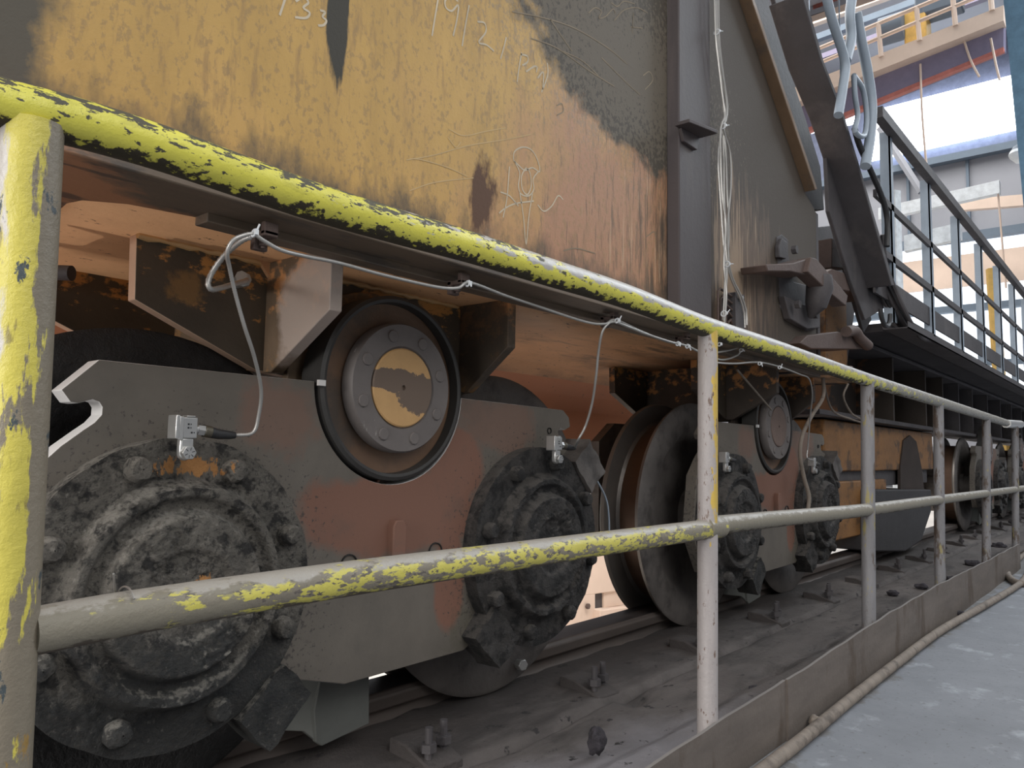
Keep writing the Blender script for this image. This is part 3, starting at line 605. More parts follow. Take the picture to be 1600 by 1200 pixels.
# vertical column stiffener
c0 = W(1060,480,Y=YW); c1 = W(1110,480,Y=YW); ct = W(1045,0,Y=YW)
yc = 1.125
a0, a1 = W(1062,470,Y=yc), W(1112,470,Y=yc)
m = MB(); m.box((a0.x,yc,1.13),(a1.x,YW,3.4)); m.build('column_stiffener', stiff, gd, bev=0.004)
q = [W(u,v,Y=yc-.05) for u,v in ((1077,185),(1127,172))]
m = MB(); m.ext([(q[0].x,yc,q[0].z-.0),(q[0].x+.16,yc,q[0].z+.012),(q[0].x+.16,yc-.07,q[0].z+.012),(q[0].x,yc-.05,q[0].z)],(0,0,-.012)); m.ext([(q[0].x+.02,yc,q[0].z-.012),(q[0].x+.15,yc,q[0].z-.0),(q[0].x+.13,yc,q[0].z-.05),(q[0].x+.04,yc,q[0].z-.05)],(0,-.012,0)); m.build('step_bracket', stiff, gd, bev=0.002)
# raking flange at the far edge of the leg
e = [W(1155,0,Y=YW), W(1258,300,Y=YW)]; dd = (e[0]-e[1]).normalized(); top_e = e[1]+dd*2.0
m = MB(); m.ext([e[1]+Vector((0,-.045,0)), e[1]+Vector((0,.06,0)), top_e+Vector((0,.06,0)), top_e+Vector((0,-.045,0))], Vector((.03,0,.012))); m.build('raking_flange', brownfl, gd, bev=0.003)
m = MB(); f0 = W(1275,332,Y=YW); m.box((f0.x-.004,YW-.0,1.13),(f0.x+.03,YW+.3,f0.z)); m.build('end_plate', darkst, gd, bev=0.003)
# saddle plates + gussets + welds per bogie
GZ = lambda pts, Y: [W(u,v,Y=Y) for u,v in pts]
def saddle_set(px):
    def mk(name, poly, d, mat, **k):
        m = MB(); m.ext(poly, d, 0, 1 if mat is saddle else 0)
        if mat is saddle: mat = [saddle, litedge] if px < 2 else [saddle, gus2]
        if mat is gus and px > 2: mat = gus2
        o = m.build(name, mat, gd, **k); o.location = (px,YB,0); return o
    s0 = [(-0.56,1.137),(-0.556,1.013),(-0.30,0.905),(-0.20,0.895),(-0.20,0.84),(0.27,0.84),(0.33,0.895),(0.36,0.90),(0.38,1.0),(0.38,1.137)]
    mk('saddle_plate', [(x,0.10,z) for x,z in s0], (0,.03,0), saddle, bev=0.002)
    mk('saddle_plate', [(x,0.50,z) for x,z in s0], (0,.03,0), saddle, bev=0.002)
    mk('saddle_bridge', [(-0.30,0.13,0.905),(-0.30,0.5,0.905),(-0.2,0.5,0.895),(-0.2,0.13,0.895)], (0,0,.02), gus)
    for gx, gy in ((-0.283,-0.125), (0.312,-0.075)):
        mk('gusset', [(gx,0.10,1.137),(gx,gy,1.137),(gx,gy,1.012),(gx,0.07,0.90),(gx,0.10,0.90)], (0.030,0,0), gus, bev=0.002)
        mk('gusset', [(gx,0.13,1.137),(gx,0.5,1.137),(gx,0.5,0.92),(gx,0.13,0.92)], (0.030,0,0), gus)
    mk('saddle_head', [(q.x,0.085,q.z) for q in arc(0,PZ,0.232,0,180,36)], (0,.02,0), gus, bev=0.002)
for px in (1.18,3.46): saddle_set(px)
mw = MB(); p0 = W(424,432,Y=1.44); mw.ext([p0+Vector((-.03,0,.03)),p0+Vector((.035,0,.035)),p0+Vector((.03,0,-.03)),p0+Vector((.01,0,-.02))],(0,.02,0)); mw.build('corner_gusset', soffit, gd)
# weld bead above the saddle
m = MB(); pts = [Vector((0.62+.02*i, 1.445+.002*math.sin(i*2.1), 1.133+.0015*math.sin(i*3.3))) for i in range(44)]; m.tube(pts, [0.006+.002*math.sin(i*1.7) for i in range(44)], 8); m.build('weld_bead', cap, gd)
# little pipe stub under the soffit
a = W(85,424,Y=1.75); b = W(112,427,Y=1.70); m = MB(); m.tube([a+Vector((-.1,.1,0)),b], 0.016, 16); m.build('pipe_stub', darkst, gd)
# conduit nipple the cable comes out of
a = W(330,450,Y=1.25); 
# chalk marks
def chalks(strokes, mat, r, name, Y=YW-.0006):
    for st in strokes:
        m = MB(); pts = spline([W(u,v,Y=Y) for u,v in st], 5) if len(st) > 2 else [W(u,v,Y=Y) for u,v in st]
        n = len(pts); 
        for i,p in enumerate(pts):
            t = (pts[min(i+1,n-1)]-pts[max(i-1,0)]); t.normalize(); nn = Vector((-t.z,0,t.x))*r
            m.v += [p+nn, p-nn]
        for i in range(n-1): m.f.append((2*i,2*i+1,2*i+3,2*i+2)); m.m.append(0)
        o = m.build(name, mat, gd, smooth=False)
numbers = [[(447,-6),(437,24)],[(462,2),(474,-4),(482,4),(474,12),(484,20),(478,28),(461,27)],[(500,16),(508,19),(504,26),(510,32),(506,39),(497,40)],
 [(685,-4),(680,25),(675,56)],[(716,2),(706,-4),(696,0),(697,12),(706,17),(716,8),(714,30),(708,56)],[(733,8),(728,35),(722,72)],
 [(746,34),(757,36),(759,50),(748,66),(760,70),(772,80)],[(791,58),(787,75),(782,92)],
 [(815,82),(811,105),(808,128)],[(814,85),(824,88),(824,97),(816,102)],[(822,112),(834,104),(839,105),(838,113)],[(840,122),(849,113),(848,140)],[(855,98),(856,115),(851,132),(846,144)]]
chalks(numbers, chalk, 0.0022, 'chalk_figure')
bulb = [[(802,250),(804,237),(816,230),(830,234),(840,250),(843,268),(832,262),(820,266),(810,258),(802,250)],[(804,252),(812,270),(810,290),(814,303),(826,306),(834,296),(833,280),(841,268)],
 [(822,262),(815,275),(816,295),(824,304),(830,290),(828,270),(822,262)],[(812,300),(818,340),(822,382),(826,340),(832,302)],[(780,333),(790,325),(806,318),(834,314)],[(782,300),(796,306),(810,322)],[(786,340),(792,310),(796,260)],[(840,320),(850,330),(862,322),(872,306),(880,312)]]
chalks(bulb, chalk, 0.0018, 'chalk_sketch')
faint = [[(635,250),(680,242),(730,228),(790,218),(830,210)],[(640,298),(680,285),(740,278)],[(700,215),(712,230),(720,222)],[(702,202),(725,212),(760,205),(790,200)],[(800,18),(850,28),(900,45),(950,75),(980,100)],[(830,60),(870,75),(920,110),(960,135)],
 [(920,20),(930,12),(940,18),(936,28),(946,26),(958,14),(962,22)],[(960,32),(975,16),(995,12),(1012,20)],[(990,20),(988,52)],[(986,42),(1004,44)],[(880,80),(910,95),(935,118)],[(955,4),(965,10),(975,2),(992,6)],[(1005,118),(1015,112),(1020,125),(1008,140)],[(870,165),(878,162),(880,174),(870,180)],[(640,248),(660,250),(700,262),(730,276)],[(860,30),(880,60),(894,80)],[(940,90),(980,130),(1000,148)],[(1010,370),(1022,362),(1025,372)],[(880,392),(900,388),(930,396)]]
ochre_scratch = Mat('pale_scratch', (196,166,112), 0.8, 0, 0.0)
chalks([q for q in faint if q[0][0] < 800 and q[0][1] > 150], ochre_scratch, 0.0011, 'scratch')
chalks([q for q in faint if not (q[0][0] < 800 and q[0][1] > 150)], chalkdim, 0.0016, 'chalk_scribble')

# clamps along the girder edge with the conduit
def clampb(u,v,Y=1.11,s=1.0,lab=''):
    p = W(u,v,Y=Y); z = p.z
    t = thing('edge_clamp', (p.x,Y,z), lab, 'clamp', 'rusty clamps gripping the girder edge')
    m = MB(); m.box((-.013*s,-.022,-.012),(.013*s,.02,-.002)); m.box((-.013*s,.008,-.03),(.013*s,.02,.0)); m.box((-.013*s,-.022,-.01),(.013*s,-.010,.012)); m.build('clamp_body', rust, t, bev=0.002)
    m = MB(); hexbolt((0,.002,-.024),0.008,0.014,(0,0,1),mb=m); m.tube([(0,.002,-.028),(0,.002,.0)],0.004,8); m.build('clamp_bolt', rust, t, bev=0.001); return t
clampb(413,362,lab='rusty clamp on the girder edge above the first sensor cable loop'); clampb(716,438,lab='rusty clamp on the girder edge, second from the left'); clampb(952,494,lab='rusty clamp on the girder edge where the second sensor cable drops'); clampb(1066,525,s=.8,lab='rusty clamp on the girder edge just left of the second post')

# ================================================================== SENSORS AND CABLES
def sensor(u, v, Y, s, lab):
    p = W(u,v,Y=Y); t = thing('vibration_sensor', p, lab, 'sensor', 'steel vibration sensors clipped to the bearing covers'); t.scale = (s,s,s)
    m = MB(); m.box((-.004,-.012,-.018),(.030,.012,.018)); m.build('sensor_body', steel, t, bev=0.002)
    m = MB(); m.box((-.010,-.016,-.019),(-.003,.014,.021)); m.box((-.004,-.016,-.021),(.004,-.010,.019)); m.box((.010,-.012,.018),(.026,.006,.021)); m.build('sensor_bracket', steel, t, bev=0.0015)
    for (a,b) in ((.012,.006),(.012,.0),(.018,-.008)):
        m = MB(); m.box((a,-.0125,b-.0015),(a+.003,-.0119,b+.0015)); m.box((a+.005,-.0125,b-.0012),(a+.0065,-.0119,b+.0012)); m.build('engraved_mark', rubber, t)
    m = MB(); m.ext([(.002,-.01,-.017),(.026,-.01,-.017),(.026,-.01,-.040),(.022,-.01,-.052),(.012,-.01,-.056),(.003,-.01,-.050),(.002,-.01,-.038)],(0,.014,0)); m.build('mounting_tab', steel, t, bev=0.003)
    m = MB(); hexbolt((.014,-.009,-.042),.0125,.011,(0,-1,0),mb=m); b = m.build('mounting_bolt', steel, t, bev=0.001)
    m = MB(); [m.tube([(.014+.004*math.cos(a),-.0203,-.042+.004*math.sin(a)),(.014+.009*math.cos(a),-.0203,-.042+.009*math.sin(a))],.0006,4) for a in (.3,1.3,2.4,3.6,4.6,5.5)]; m.build('head_mark', rubber, b)
    m = MB(); m.tube([(.030,0,-.002),(.036,0,-.002),(.036,0,-.002)],.008,12); m.tube([(.035,0,-.003),(.048,0,-.004)],.0095,6); m.build('connector_nut', steel, t)
    m = MB(); m.tube([(.047,0,-.004),(.060,0,-.006)],.0105,14); m.build('connector_gland', brass, t, bev=0.001)
    m = MB(); m.tube([(.058,0,-.006),(.075,0,-.009),(.095,0,-.010),(.106,0,-.010)],[.010,.009,.0075,.006],12); m.build('heat_shrink_sleeve', rubber, t)
    return t
s1 = sensor(277,668,1.265,1.0,'nearest steel vibration sensor, on the top rim of the big left bearing cover')
s2 = sensor(863,693,1.275,1.0,'steel vibration sensor on the top rim of the nearest bogie right cover')
s3 = sensor(1130,715,1.27,1.0,'steel vibration sensor just right of the second railing post')
s4 = sensor(1268,722,1.27,1.0,'farthest steel vibration sensor, on the right cover of the second bogie')
def ends(t): return Vector(t.location) + Vector((.106,0,-.010))*t.scale[0]
def spiral(pts, r, mat, name, lab, cat, step_=0.0022, group=None):
    P = resample(spline(pts, 14), step_); m = MB(); m.tube(P, [r*(1.08 if i%2 else 0.9) for i in range(len(P))], 8)
    return tag(m.build(name, mat, ang=1.5), lab, cat, group)
c1 = [ends(s1)] + [W(u,v,Y=y) for u,v,y in ((395,676,1.25),(404,650,1.24),(408,610,1.22),(398,560,1.19),(382,510,1.16),(368,460,1.14),(359,420,1.12),(355,395,1.10),(364,376,1.09),(380,368,1.085),(396,366,1.08),(412,376,1.08),(440,391,1.08),(480,401,1.09),(530,411,1.09),(600,430,1.09),(680,448,1.09),(715,450,1.08),(735,442,1.08),(790,462,1.09),(850,482,1.10),(915,503,1.10),(945,506,1.09),(962,500,1.09),(1000,517,1.09),(1040,533,1.09),(1065,538,1.09),(1085,546,1.10),(1125,562,1.11),(1150,556,1.12),(1158,548,1.11))]
spiral(c1, 0.0034, conduit, 'sensor_cable', 'silver armoured cable from the nearest sensor along the girder edge', 'cable')
c1b = [W(u,v,Y=y) for u,v,y in ((392,370,1.10),(375,378,1.12),(350,400,1.16),(332,425,1.18),(325,442,1.18),(330,452,1.18),(345,450,1.2),(365,444,1.25),(382,439,1.32),(386,436,1.44))]
o = spiral(c1b, 0.0046, conduit, 'conduit_tail', 'grey conduit loop ending at the saddle plate behind the first cable drop', 'conduit', 0.004)
m = MB(); a = W(379,438,Y=1.42); m.tube([a+Vector((-.02,-.03,0)),a+Vector((.01,.035,0))], 0.012, 8); m.tube([a+Vector((-.004,-.012,0)),a+Vector((.002,.0,0))], 0.015, 8)
tag(m.build('conduit_fitting', conduit), 'grey hex fitting screwed into the dark saddle plate', 'fitting')
c2 = [ends(s2)] + [W(u,v,Y=y) for u,v,y in ((903,688,1.22),(915,665,1.20),(925,630,1.17),(931,590,1.14),(935,550,1.12),(940,522,1.10),(948,508,1.09),(960,503,1.085),(985,512,1.08),(1010,522,1.085),(1050,535,1.085),(1075,541,1.09),(1100,552,1.10),(1135,548,1.11),(1156,542,1.11))]
spiral(c2, 0.0034, conduit, 'sensor_cable', 'silver armoured cable dropping to the right-hand sensor of the nearest bogie', 'cable')
c2c = [W(u,v,Y=1.32) for u,v in ((890,692),(900,680),(914,660),(922,630))]
c2d = [W(u,v,Y=1.36) for u,v in ((921,737),(935,755),(947,780),(951,805),(952,840))]
m = MB(); m.tube(spline(c2d,8),0.003,8); tag(m.build('loose_wire', bluegrey), 'thin pale wire hanging right of the nearest bogie cover', 'wire')
c4 = [Vector(s4.location)+Vector((-.01,-.01,.01))] + [W(u,v,Y=y) for u,v,y in ((1261,715,1.24),(1262,700,1.24),(1266,650,1.2),(1269,615,1.15),(1264,592,1.12),(1250,585,1.11),(1218,573,1.10),(1185,566,1.10),(1150,568,1.10),(1125,567,1.10),(1095,562,1.11))]
m = MB(); m.tube(resample(spline(c4,8),.02),0.0032,8); tag(m.build('sensor_cable', conduit), 'thin cable dropping straight to the farthest sensor', 'cable')
c5 = [W(u,v,Y=y) for u,v,y in ((1286,590,1.2),(1286,620,1.2),(1268,650,1.22),(1254,680,1.24),(1250,710,1.25),(1256,745,1.25),(1264,775,1.24),(1262,800,1.24))]
m = MB(); m.tube(spline(c5,8),0.009,10); tag(m.build('grease_hose', hosem), 'dark grease hose hanging in front of the second bogie right end', 'hose')
for i,(pts,lab) in enumerate(((((1285,590),(1300,640),(1330,655),(1345,660)),'thin hose loop sagging left of the third post'),(((1325,600),(1318,620),(1330,645),(1345,655)),'thin hose loop just beside the third post'))):
    m = MB(); m.tube(spline([W(u,v,Y=1.35) for u,v in pts],8),0.006,8); tag(m.build('hose_loop', hosem), lab, 'hose')
m = MB(); m.tube([W(1152,578,Y=1.2),W(1205,640,Y=1.25)],0.004,8); tag(m.build('brace_wire', hosem), 'stiff wire running diagonally to the second pivot', 'wire')
# cable ties at the clamps
def ctie(u,v,Y,lab,ang=0.6,L=0.03,r=0.006,g='cable ties on the sensor cables'):
    p = W(u,v,Y=Y); m = MB()
    ring = [p+Vector((.0015*math.sin(a),r*math.cos(a),r*math.sin(a))) for a in [x*PI/5 for x in range(11)]]
    m.tube(ring,0.002,6); m.tube([p+Vector((0,-r,0)),p+Vector((L*math.cos(ang)*.6,-r-.004,L*math.sin(ang)))],0.0016,6); m.box((p.x-.003,p.y-r-.003,p.z-.004),(p.x+.003,p.y-r+.002,p.z+.004))
    return tag(m.build('cable_tie', tie), lab, 'cable tie', g)
ctie(397,364,1.075,'white cable tie at the first rusty clamp',1.2,.014); ctie(731,443,1.075,'white cable tie at the second rusty clamp',-1.5,.008)
ctie(964,501,1.08,'white cable tie where two sensor cables join',.9,.016); ctie(1059,537,1.08,'white cable tie left of the second post, first of two',-2.2,.012); ctie(1074,541,1.08,'white cable tie left of the second post, second of two',-1.2,.014)
ctie(1158,547,1.10,'white cable tie at the end of the looped cables right of the second post',-.3,.012); ctie(1187,568,1.09,'white cable tie on the thin cable, right of the second post',-1.4,.012); ctie(1218,574,1.09,'white cable tie on the thin cable above the second pivot',1.4,.014); ctie(1124,538,1.08,'white cable tie peeping out right of the second post',.9,.02)
# vertical bundle on the column
YC = 1.115
bund = [[(1117,-60),(1119,50),(1124,110),(1131,170),(1130,195),(1122,240),(1125,300),(1129,360),(1133,415),(1132,455),(1130,500)],
 [(1120,-60),(1121,50),(1127,120),(1136,165),(1134,190),(1130,198),(1131,260),(1132,330),(1134,380),(1136,420),(1134,460),(1132,505)],
 [(1122,-60),(1123,50),(1129,110),(1137,170),(1131,198),(1134,240),(1136,300),(1139,360),(1137,412),(1144,440),(1156,465),(1163,490),(1164,512)],
 [(1118,-60),(1120,48),(1126,100),(1134,150),(1135,180),(1130,200),(1141,240),(1142,290),(1137,350),(1139,410),(1146,438),(1158,462),(1166,485),(1167,508)],
 [(1115,-60),(1118,50),(1123,100),(1129,150),(1133,180),(1126,200),(1126,250),(1129,310),(1134,350),(1131,412),(1135,450),(1134,480),(1131,502)]]
for i,b in enumerate(bund):
    m = MB(); m.tube(resample(spline([W(u,v,Y=YC-.004*i) for u,v in b],6),.03),0.0036,7)
    tag(m.build('riser_cable', conduit), 'thin grey cable of the vertical bundle, ' + ['bending left below the step bracket','running straight down its middle','bowing right at its foot','outermost on the right side','leftmost at its foot'][i], 'cable', 'five cables strapped into the vertical bundle on the column')
for (u,v,l,a) in ((1120,50,'top cable tie on the vertical bundle',.2),(1130,197,'cable tie on the vertical bundle below the step bracket',.2),(1136,413,'cable tie on the vertical bundle above the distributor block',.1),(1131,490,'long cable tie at the foot of the vertical bundle',.5)):
    ctie(u,v,YC-.02,l,a,.03,.010,'cable ties on the vertical bundle')
# grease distributor block with bent pipes
gp_ = W(1149,485,Y=1.13); gb = thing('grease_distributor', gp_, 'grease distributor block with bent pipes beside the foot of the cable bundle', 'distributor')
m = MB(); m.box((-.03,-.015,-.075),(.045,.035,.06)); m.build('valve_block', darkst, gb, bev=0.002)
for k in range(5):
    z = .045-.024*k; xx = -.14+.02*k
    m = MB(); m.tube([(-.03,0,z),(xx+.02,0,z+.012),(xx,0,z+.0),(xx,0,-.12)], .0045, 8); m.build('bent_pipe', rust, gb)
    m = MB(); m.tube([(.045,0,z),(.07,0,z-.004),(.075,0,z-.03),(.07,0,-.12)], .004, 8); m.build('bent_pipe', rust, gb)
for sx in (-.012,.012):
    m = MB(); hexbolt((sx,-.014,.045),.007,.01,(0,-1,0),mb=m); m.build('block_bolt', steel, gb)
# bright bolt on the wheel flange of the first bogie
p = W(812,1038,Y=1.47); m = MB(); hexbolt(p,0.017,0.02,(-.3,-1,.1),mb=m); m.tube([p+Vector((0,.04,0)),p],0.013,12); tag(m.build('marker_bolt', steel, bev=0.002), 'shiny bolt head low on the right wheel of the nearest bogie', 'bolt')

# ================================================================== FAR-END LATCH AND BRACKETS ON THE LEG
YL = 1.14
la = thing('hinge_latch', W(1250,440,Y=YL), 'heavy rusty hinge bracket with bolted backing plate on the leg right edge', 'hinge bracket')
def lpx(poly, Y, t, name, mat, bev=0.004, par=la):
    m = MB(); m.ext(rel(par,[W(u,v,Y=Y) for u,v in poly]), (0,t,0)); return m.build(name, mat, par, bev=bev)
lpx([(1214,370),(1222,366),(1232,375),(1232,395),(1240,440),(1278,450),(1281,512),(1262,518),(1232,502),(1220,480)], 1.165, .03, 'backing_plate', darkst)
lpx([(1226,462),(1280,486),(1282,512),(1262,514),(1235,498)], 1.14, .03, 'lower_plate', darkst)
lpx([(1217,385),(1222,372),(1230,378),(1228,405),(1218,402)], 1.15, .02, 'slotted_lug', darkst)
lpx([(1197,413),(1240,411),(1268,402),(1276,408),(1285,422),(1262,430),(1235,424),(1200,424)], 1.06, .10, 'hinge_arm', rust)
lpx([(1268,402),(1276,404),(1325,462),(1322,478),(1300,460),(1262,424)], 1.04, .06, 'hinge_strap', rust)
m = MB(); c = W(1262,452,Y=1.12); m.v = []; m.tube(rel(la,[c+Vector((0,-.05,.05)),c+Vector((0,-.05,0)),c+Vector((.01,-.03,-.07)),c+Vector((.02,0,-.12))]), [.05,.055,.045,.01], 16); m.build('hinge_knuckle', darkst, la)
for u,v in ((1238,391),(1243,476),(1270,492)):
    m = MB(); hexbolt(W(u,v,Y=1.12)-Vector(la.location),.018,.02,(0,-1,0),mb=m); m.build('bracket_bolt', darkst, la, bev=.001)
lb = thing('support_shelf', W(1320,440,Y=1.3), 'rusty shelf bracket beside the hinge below the dark box column', 'bracket')
for poly,Y,t in (([(1280,432),(1300,420),(1336,432),(1352,452),(1350,470),(1330,455),(1282,448)],1.18,.2),([(1300,372),(1320,385),(1330,420),(1300,418)],1.3,.1)):
    lpx(poly, Y, t, 'shelf_plate', rust, par=lb)
lc = thing('lower_shelf_bracket', W(1300,530,Y=1.2), 'rusty shelf bracket with a thick pipe elbow just above the top rail', 'bracket')
lpx([(1262,524),(1310,518),(1345,530),(1350,545),(1268,545),(1250,536)], 1.12, .2, 'shelf_plate', rust, par=lc)
m = MB(); m.tube(spline(rel(lc,[W(u,v,Y=1.1) for u,v in ((1322,518),(1335,517),(1343,528),(1356,540))]),5), .026, 14); m.build('pipe_elbow', rust, lc)
m = MB(); m.tube(spline(rel(lc,[W(u,v,Y=1.1) for u,v in ((1325,575),(1330,575))]),5), .01, 8); m.build('stub', rust, lc)

# dark box column and raking channels beyond the leg
def pxsolid(name, poly, Y, t, mat, lab, cat, bev=0.004, group=None):
    m = MB(); m.ext([W(u,v,Y=Y) for u,v in poly], (0,t,0)); return tag(m.build(name, mat, bev=bev), lab, cat, group)
pxsolid('box_column', [(1277,355),(1300,352),(1302,360),(1332,362),(1338,470),(1325,560),(1320,600),(1277,590)], 1.45, .35, darkst, 'dark boxy column standing right of the leg edge', 'column')
pxsolid('yellow_post', [(1290,452),(1322,450),(1325,600),(1290,590)], 1.40, .05, boxyel, 'yellow post under the rusty shelf beside the leg', 'post')
pxsolid('raking_strut', [(1176,-10),(1197,-10),(1215,45),(1237,120),(1259,185),(1282,260),(1288,328),(1262,328)], 1.32, .06, darkst, 'dark blue raking strut hugging the leg sloping edge', 'strut')
cb = thing('raking_channel', W(1370,440,Y=1.16), 'broad dark raking channel running down to the cable tray', 'channel')
lpx([(1208,-10),(1258,-10),(1287,95),(1317,172),(1345,265),(1393,446),(1388,478),(1352,500),(1330,440),(1296,330),(1292,245),(1272,185),(1256,135),(1237,82),(1222,41)], 1.16, .02, 'channel_web', darkst, par=cb)
lpx([(1253,-10),(1258,-10),(1287,95),(1317,172),(1345,265),(1398,446),(1393,446),(1342,265),(1313,172),(1283,95)], 1.04, .14, 'channel_lip', darkst, par=cb)
lpx([(1296,330),(1312,335),(1348,430),(1362,500),(1350,520),(1330,452)], 1.30, .02, 'channel_skirt', darkst, par=cb)
# stair handrail tubes, blue grey, rising out of view
sr = thing('stair_handrail', W(1350,260,Y=1.0), 'pale blue-grey bent tube handrail of the stair above the raking channel', 'handrail')
for pts,r in ((((1288,-20),(1300,30),(1320,95),(1318,130),(1310,180)),.02),(((1335,-20),(1328,20),(1330,60),(1322,95)),.022),(((1338,20),(1345,60),(1355,110),(1362,160),(1360,210),(1352,260)),.024),(((1334,118),(1336,150),(1340,180),(1336,205),(1350,212),(1354,180),(1348,140),(1334,118)),.012)):
    m = MB(); m.tube(spline(rel(sr,[W(u,v,Y=1.0) for u,v in pts]),6), r, 14); m.build('handrail_tube', bluegrey, sr)
m = MB(); m.tube(spline(rel(sr,[W(u,v,Y=1.02) for u,v in ((1335,200),(1345,232),(1375,300),(1386,340),(1386,385))]),6), .014, 10); m.build('black_hose', rubber, sr)
# walkway railing
wr = thing('walkway_railing', W(1400,470,Y=1.1), 'blue-grey flat bar railing of the elevated walkway at right', 'railing')
zt, zm, zb, zs = 2.60, 2.33, 1.98, 1.62
def bar(z0,z1,x0,x1,name,y=1.1,t=.02,mat=bluegrey):
    m = MB(); m.box((x0,y,z0),(x1,y+t,z1)); m.v = rel(wr,m.v); return m.build(name, mat, wr)
bar(2.57,2.63,4.3,16,'top_bar',1.06,.05,darkst); bar(2.14,2.18,4.3,16,'middle_bar',1.1,.02,darkst); bar(1.84,1.88,4.4,16,'middle_bar',1.1,.02,darkst); bar(1.62,1.74,4.3,16,'kick_bar',1.12,.012,darkst)
for k in range(11):
    x = 4.62+.97*k; m = MB(); m.box((x-.028,1.10,1.5),(x+.028,1.108,2.6)); m.box((x-.028,1.10,1.5),(x-.020,1.155,2.6)); m.v = rel(wr,m.v); m.build('upright', bluegrey, wr)
for k in range(3):
    x = 4.4+.5*k
m = MB(); m.box((4.95,1.1,1.51),(16,1.95,1.56)); o = tag(m.build('walkway_deck', darkst), 'dark walkway deck under the blue-grey railing', 'walkway')
# second railing on the far side of the walkway
# cable tray along the beam with loose cables
ct_ = thing('cable_tray', (4.45,1.0,1.44), 'long dark cable tray hung below the walkway edge', 'cable tray')
m = MB(); m.box((0,0,0),(11.5,.13,.006)); m.box((0,0,0),(11.5,.004,.035)); m.box((0,.126,0),(11.5,.13,.05)); m.build('tray_channel', darkst, ct_)
for k in range(4): pass
for i in range(5):
    pts = []; 
    for k in range(24):
        x = 4.3+k*.42; pts.append(Vector((x, 1.02+.022*i+.02*noise.noise(Vector((x*1.1,i*3,0))), 1.465+.03*noise.noise(Vector((x*1.3,i*5,2)))+.01*i)))
    pts = [W(1385,440,Y=1.1)+Vector((-.05+.02*i,0,.25)), W(1388,452,Y=1.1)+Vector((0,.02*i,0.1))] + pts[1:]
    m = MB(); m.tube(spline(pts,4), .013, 8); tag(m.build('tray_cable', rubber if i%2 else darkst), 'black cable in the long tray, ' + ['nearest the outer lip','second from the outer lip','in the middle of the five','second from the walkway','nearest the walkway'][i], 'cable', 'loose cables in the tray below the walkway')
p = W(1390,480,Y=1.02); m = MB(); m.tube([p+Vector((.09*math.cos(a),.02,.075*math.sin(a)-.02)) for a in [PI+x*PI/10 for x in range(11)]], .012, 8); tag(m.build('cable_loop', rubber), 'black cable loop hanging under the near end of the tray', 'cable')

# ================================================================== STIFFENED BOX BEAM (travel beam beyond the leg)
bb = thing('stiffened_beam', (4.0,1.7,1.0), 'long sooty beam with vertical stiffeners and orange patches beyond the leg', 'beam')
m = MB(); m.box((0.25,0,0),(16,.03,.49)); m.build('beam_web', beamdk, bb)
m = MB(); m.box((0.3,-.28,-.02),(16,.10,.01)); m.build('bottom_flange', darkst, bb, bev=.004)
m = MB(); m.box((0.3,-.27,.47),(16,.10,.495)); m.build('top_flange', darkst, bb, bev=.004)
for k in range(14):
    x = [1.95,2.95,3.6,4.3,5.0,5.9,6.8,7.7,8.6,9.5,10.4,11.4,12.4,13.4][k]
    m = MB(); m.ext([(x,0,0),(x,-.25,0.01),(x,-.25,.47),(x,0,.47)],(.035,0,0)); m.build('stiffener', beamdk if k < 3 else darkst, bb, bev=.002)
m = MB(); m.box((4.05,1.6,1.0),(4.3,1.66,2.3)); tag(m.build('end_stanchion', boxyel, bev=.004), 'sooty ochre stanchion behind the box column', 'stanchion')
# yellow hanging box between bogie two and three
yb = thing('ochre_buffer_box', (5.6,1.5,0.6), 'ochre box housing with black soot, hanging behind the third railing post', 'box housing')
a = W(1288,670,Y=1.5); b = W(1452,665,Y=1.5)
m = MB(); m.box((a.x,1.5,.66),(b.x+.1,1.95,.97)); m.v = rel(yb,m.v); m.build('upper_box', boxyel, yb, bev=.01)
m = MB(); m.box((a.x,1.5,.25),(a.x+1.3,1.95,.60)); m.v = rel(yb,m.v); m.build('lower_box', boxyel, yb, bev=.01)
m = MB(); m.box((a.x,1.53,.55),(b.x,1.9,.70)); m.v = rel(yb,m.v); m.build('waist_band', darkst, yb, bev=.004)
m = MB(); pr_ = [W(u,v,Y=1.42) for u,v in ((1365,765),(1455,765),(1455,800),(1440,845),(1415,862),(1385,862),(1365,862))]; m.ext(pr_, (0,.4,0)); m.v = rel(yb,m.v); m.build('shoe', Mat('black_shoe_steel', (58,56,58), .7, 0, .2), yb, bev=.01)
m = MB(); m.ext([W(u,v,Y=1.49) for u,v in ((1412,688),(1422,680),(1432,690),(1440,730),(1447,790),(1407,790),(1407,730))], (0,.02,0)); m.v = rel(yb,m.v); m.build('grease_smear', Mat('dry_brown_grease', (60,48,42), .8, 0, .3), yb)

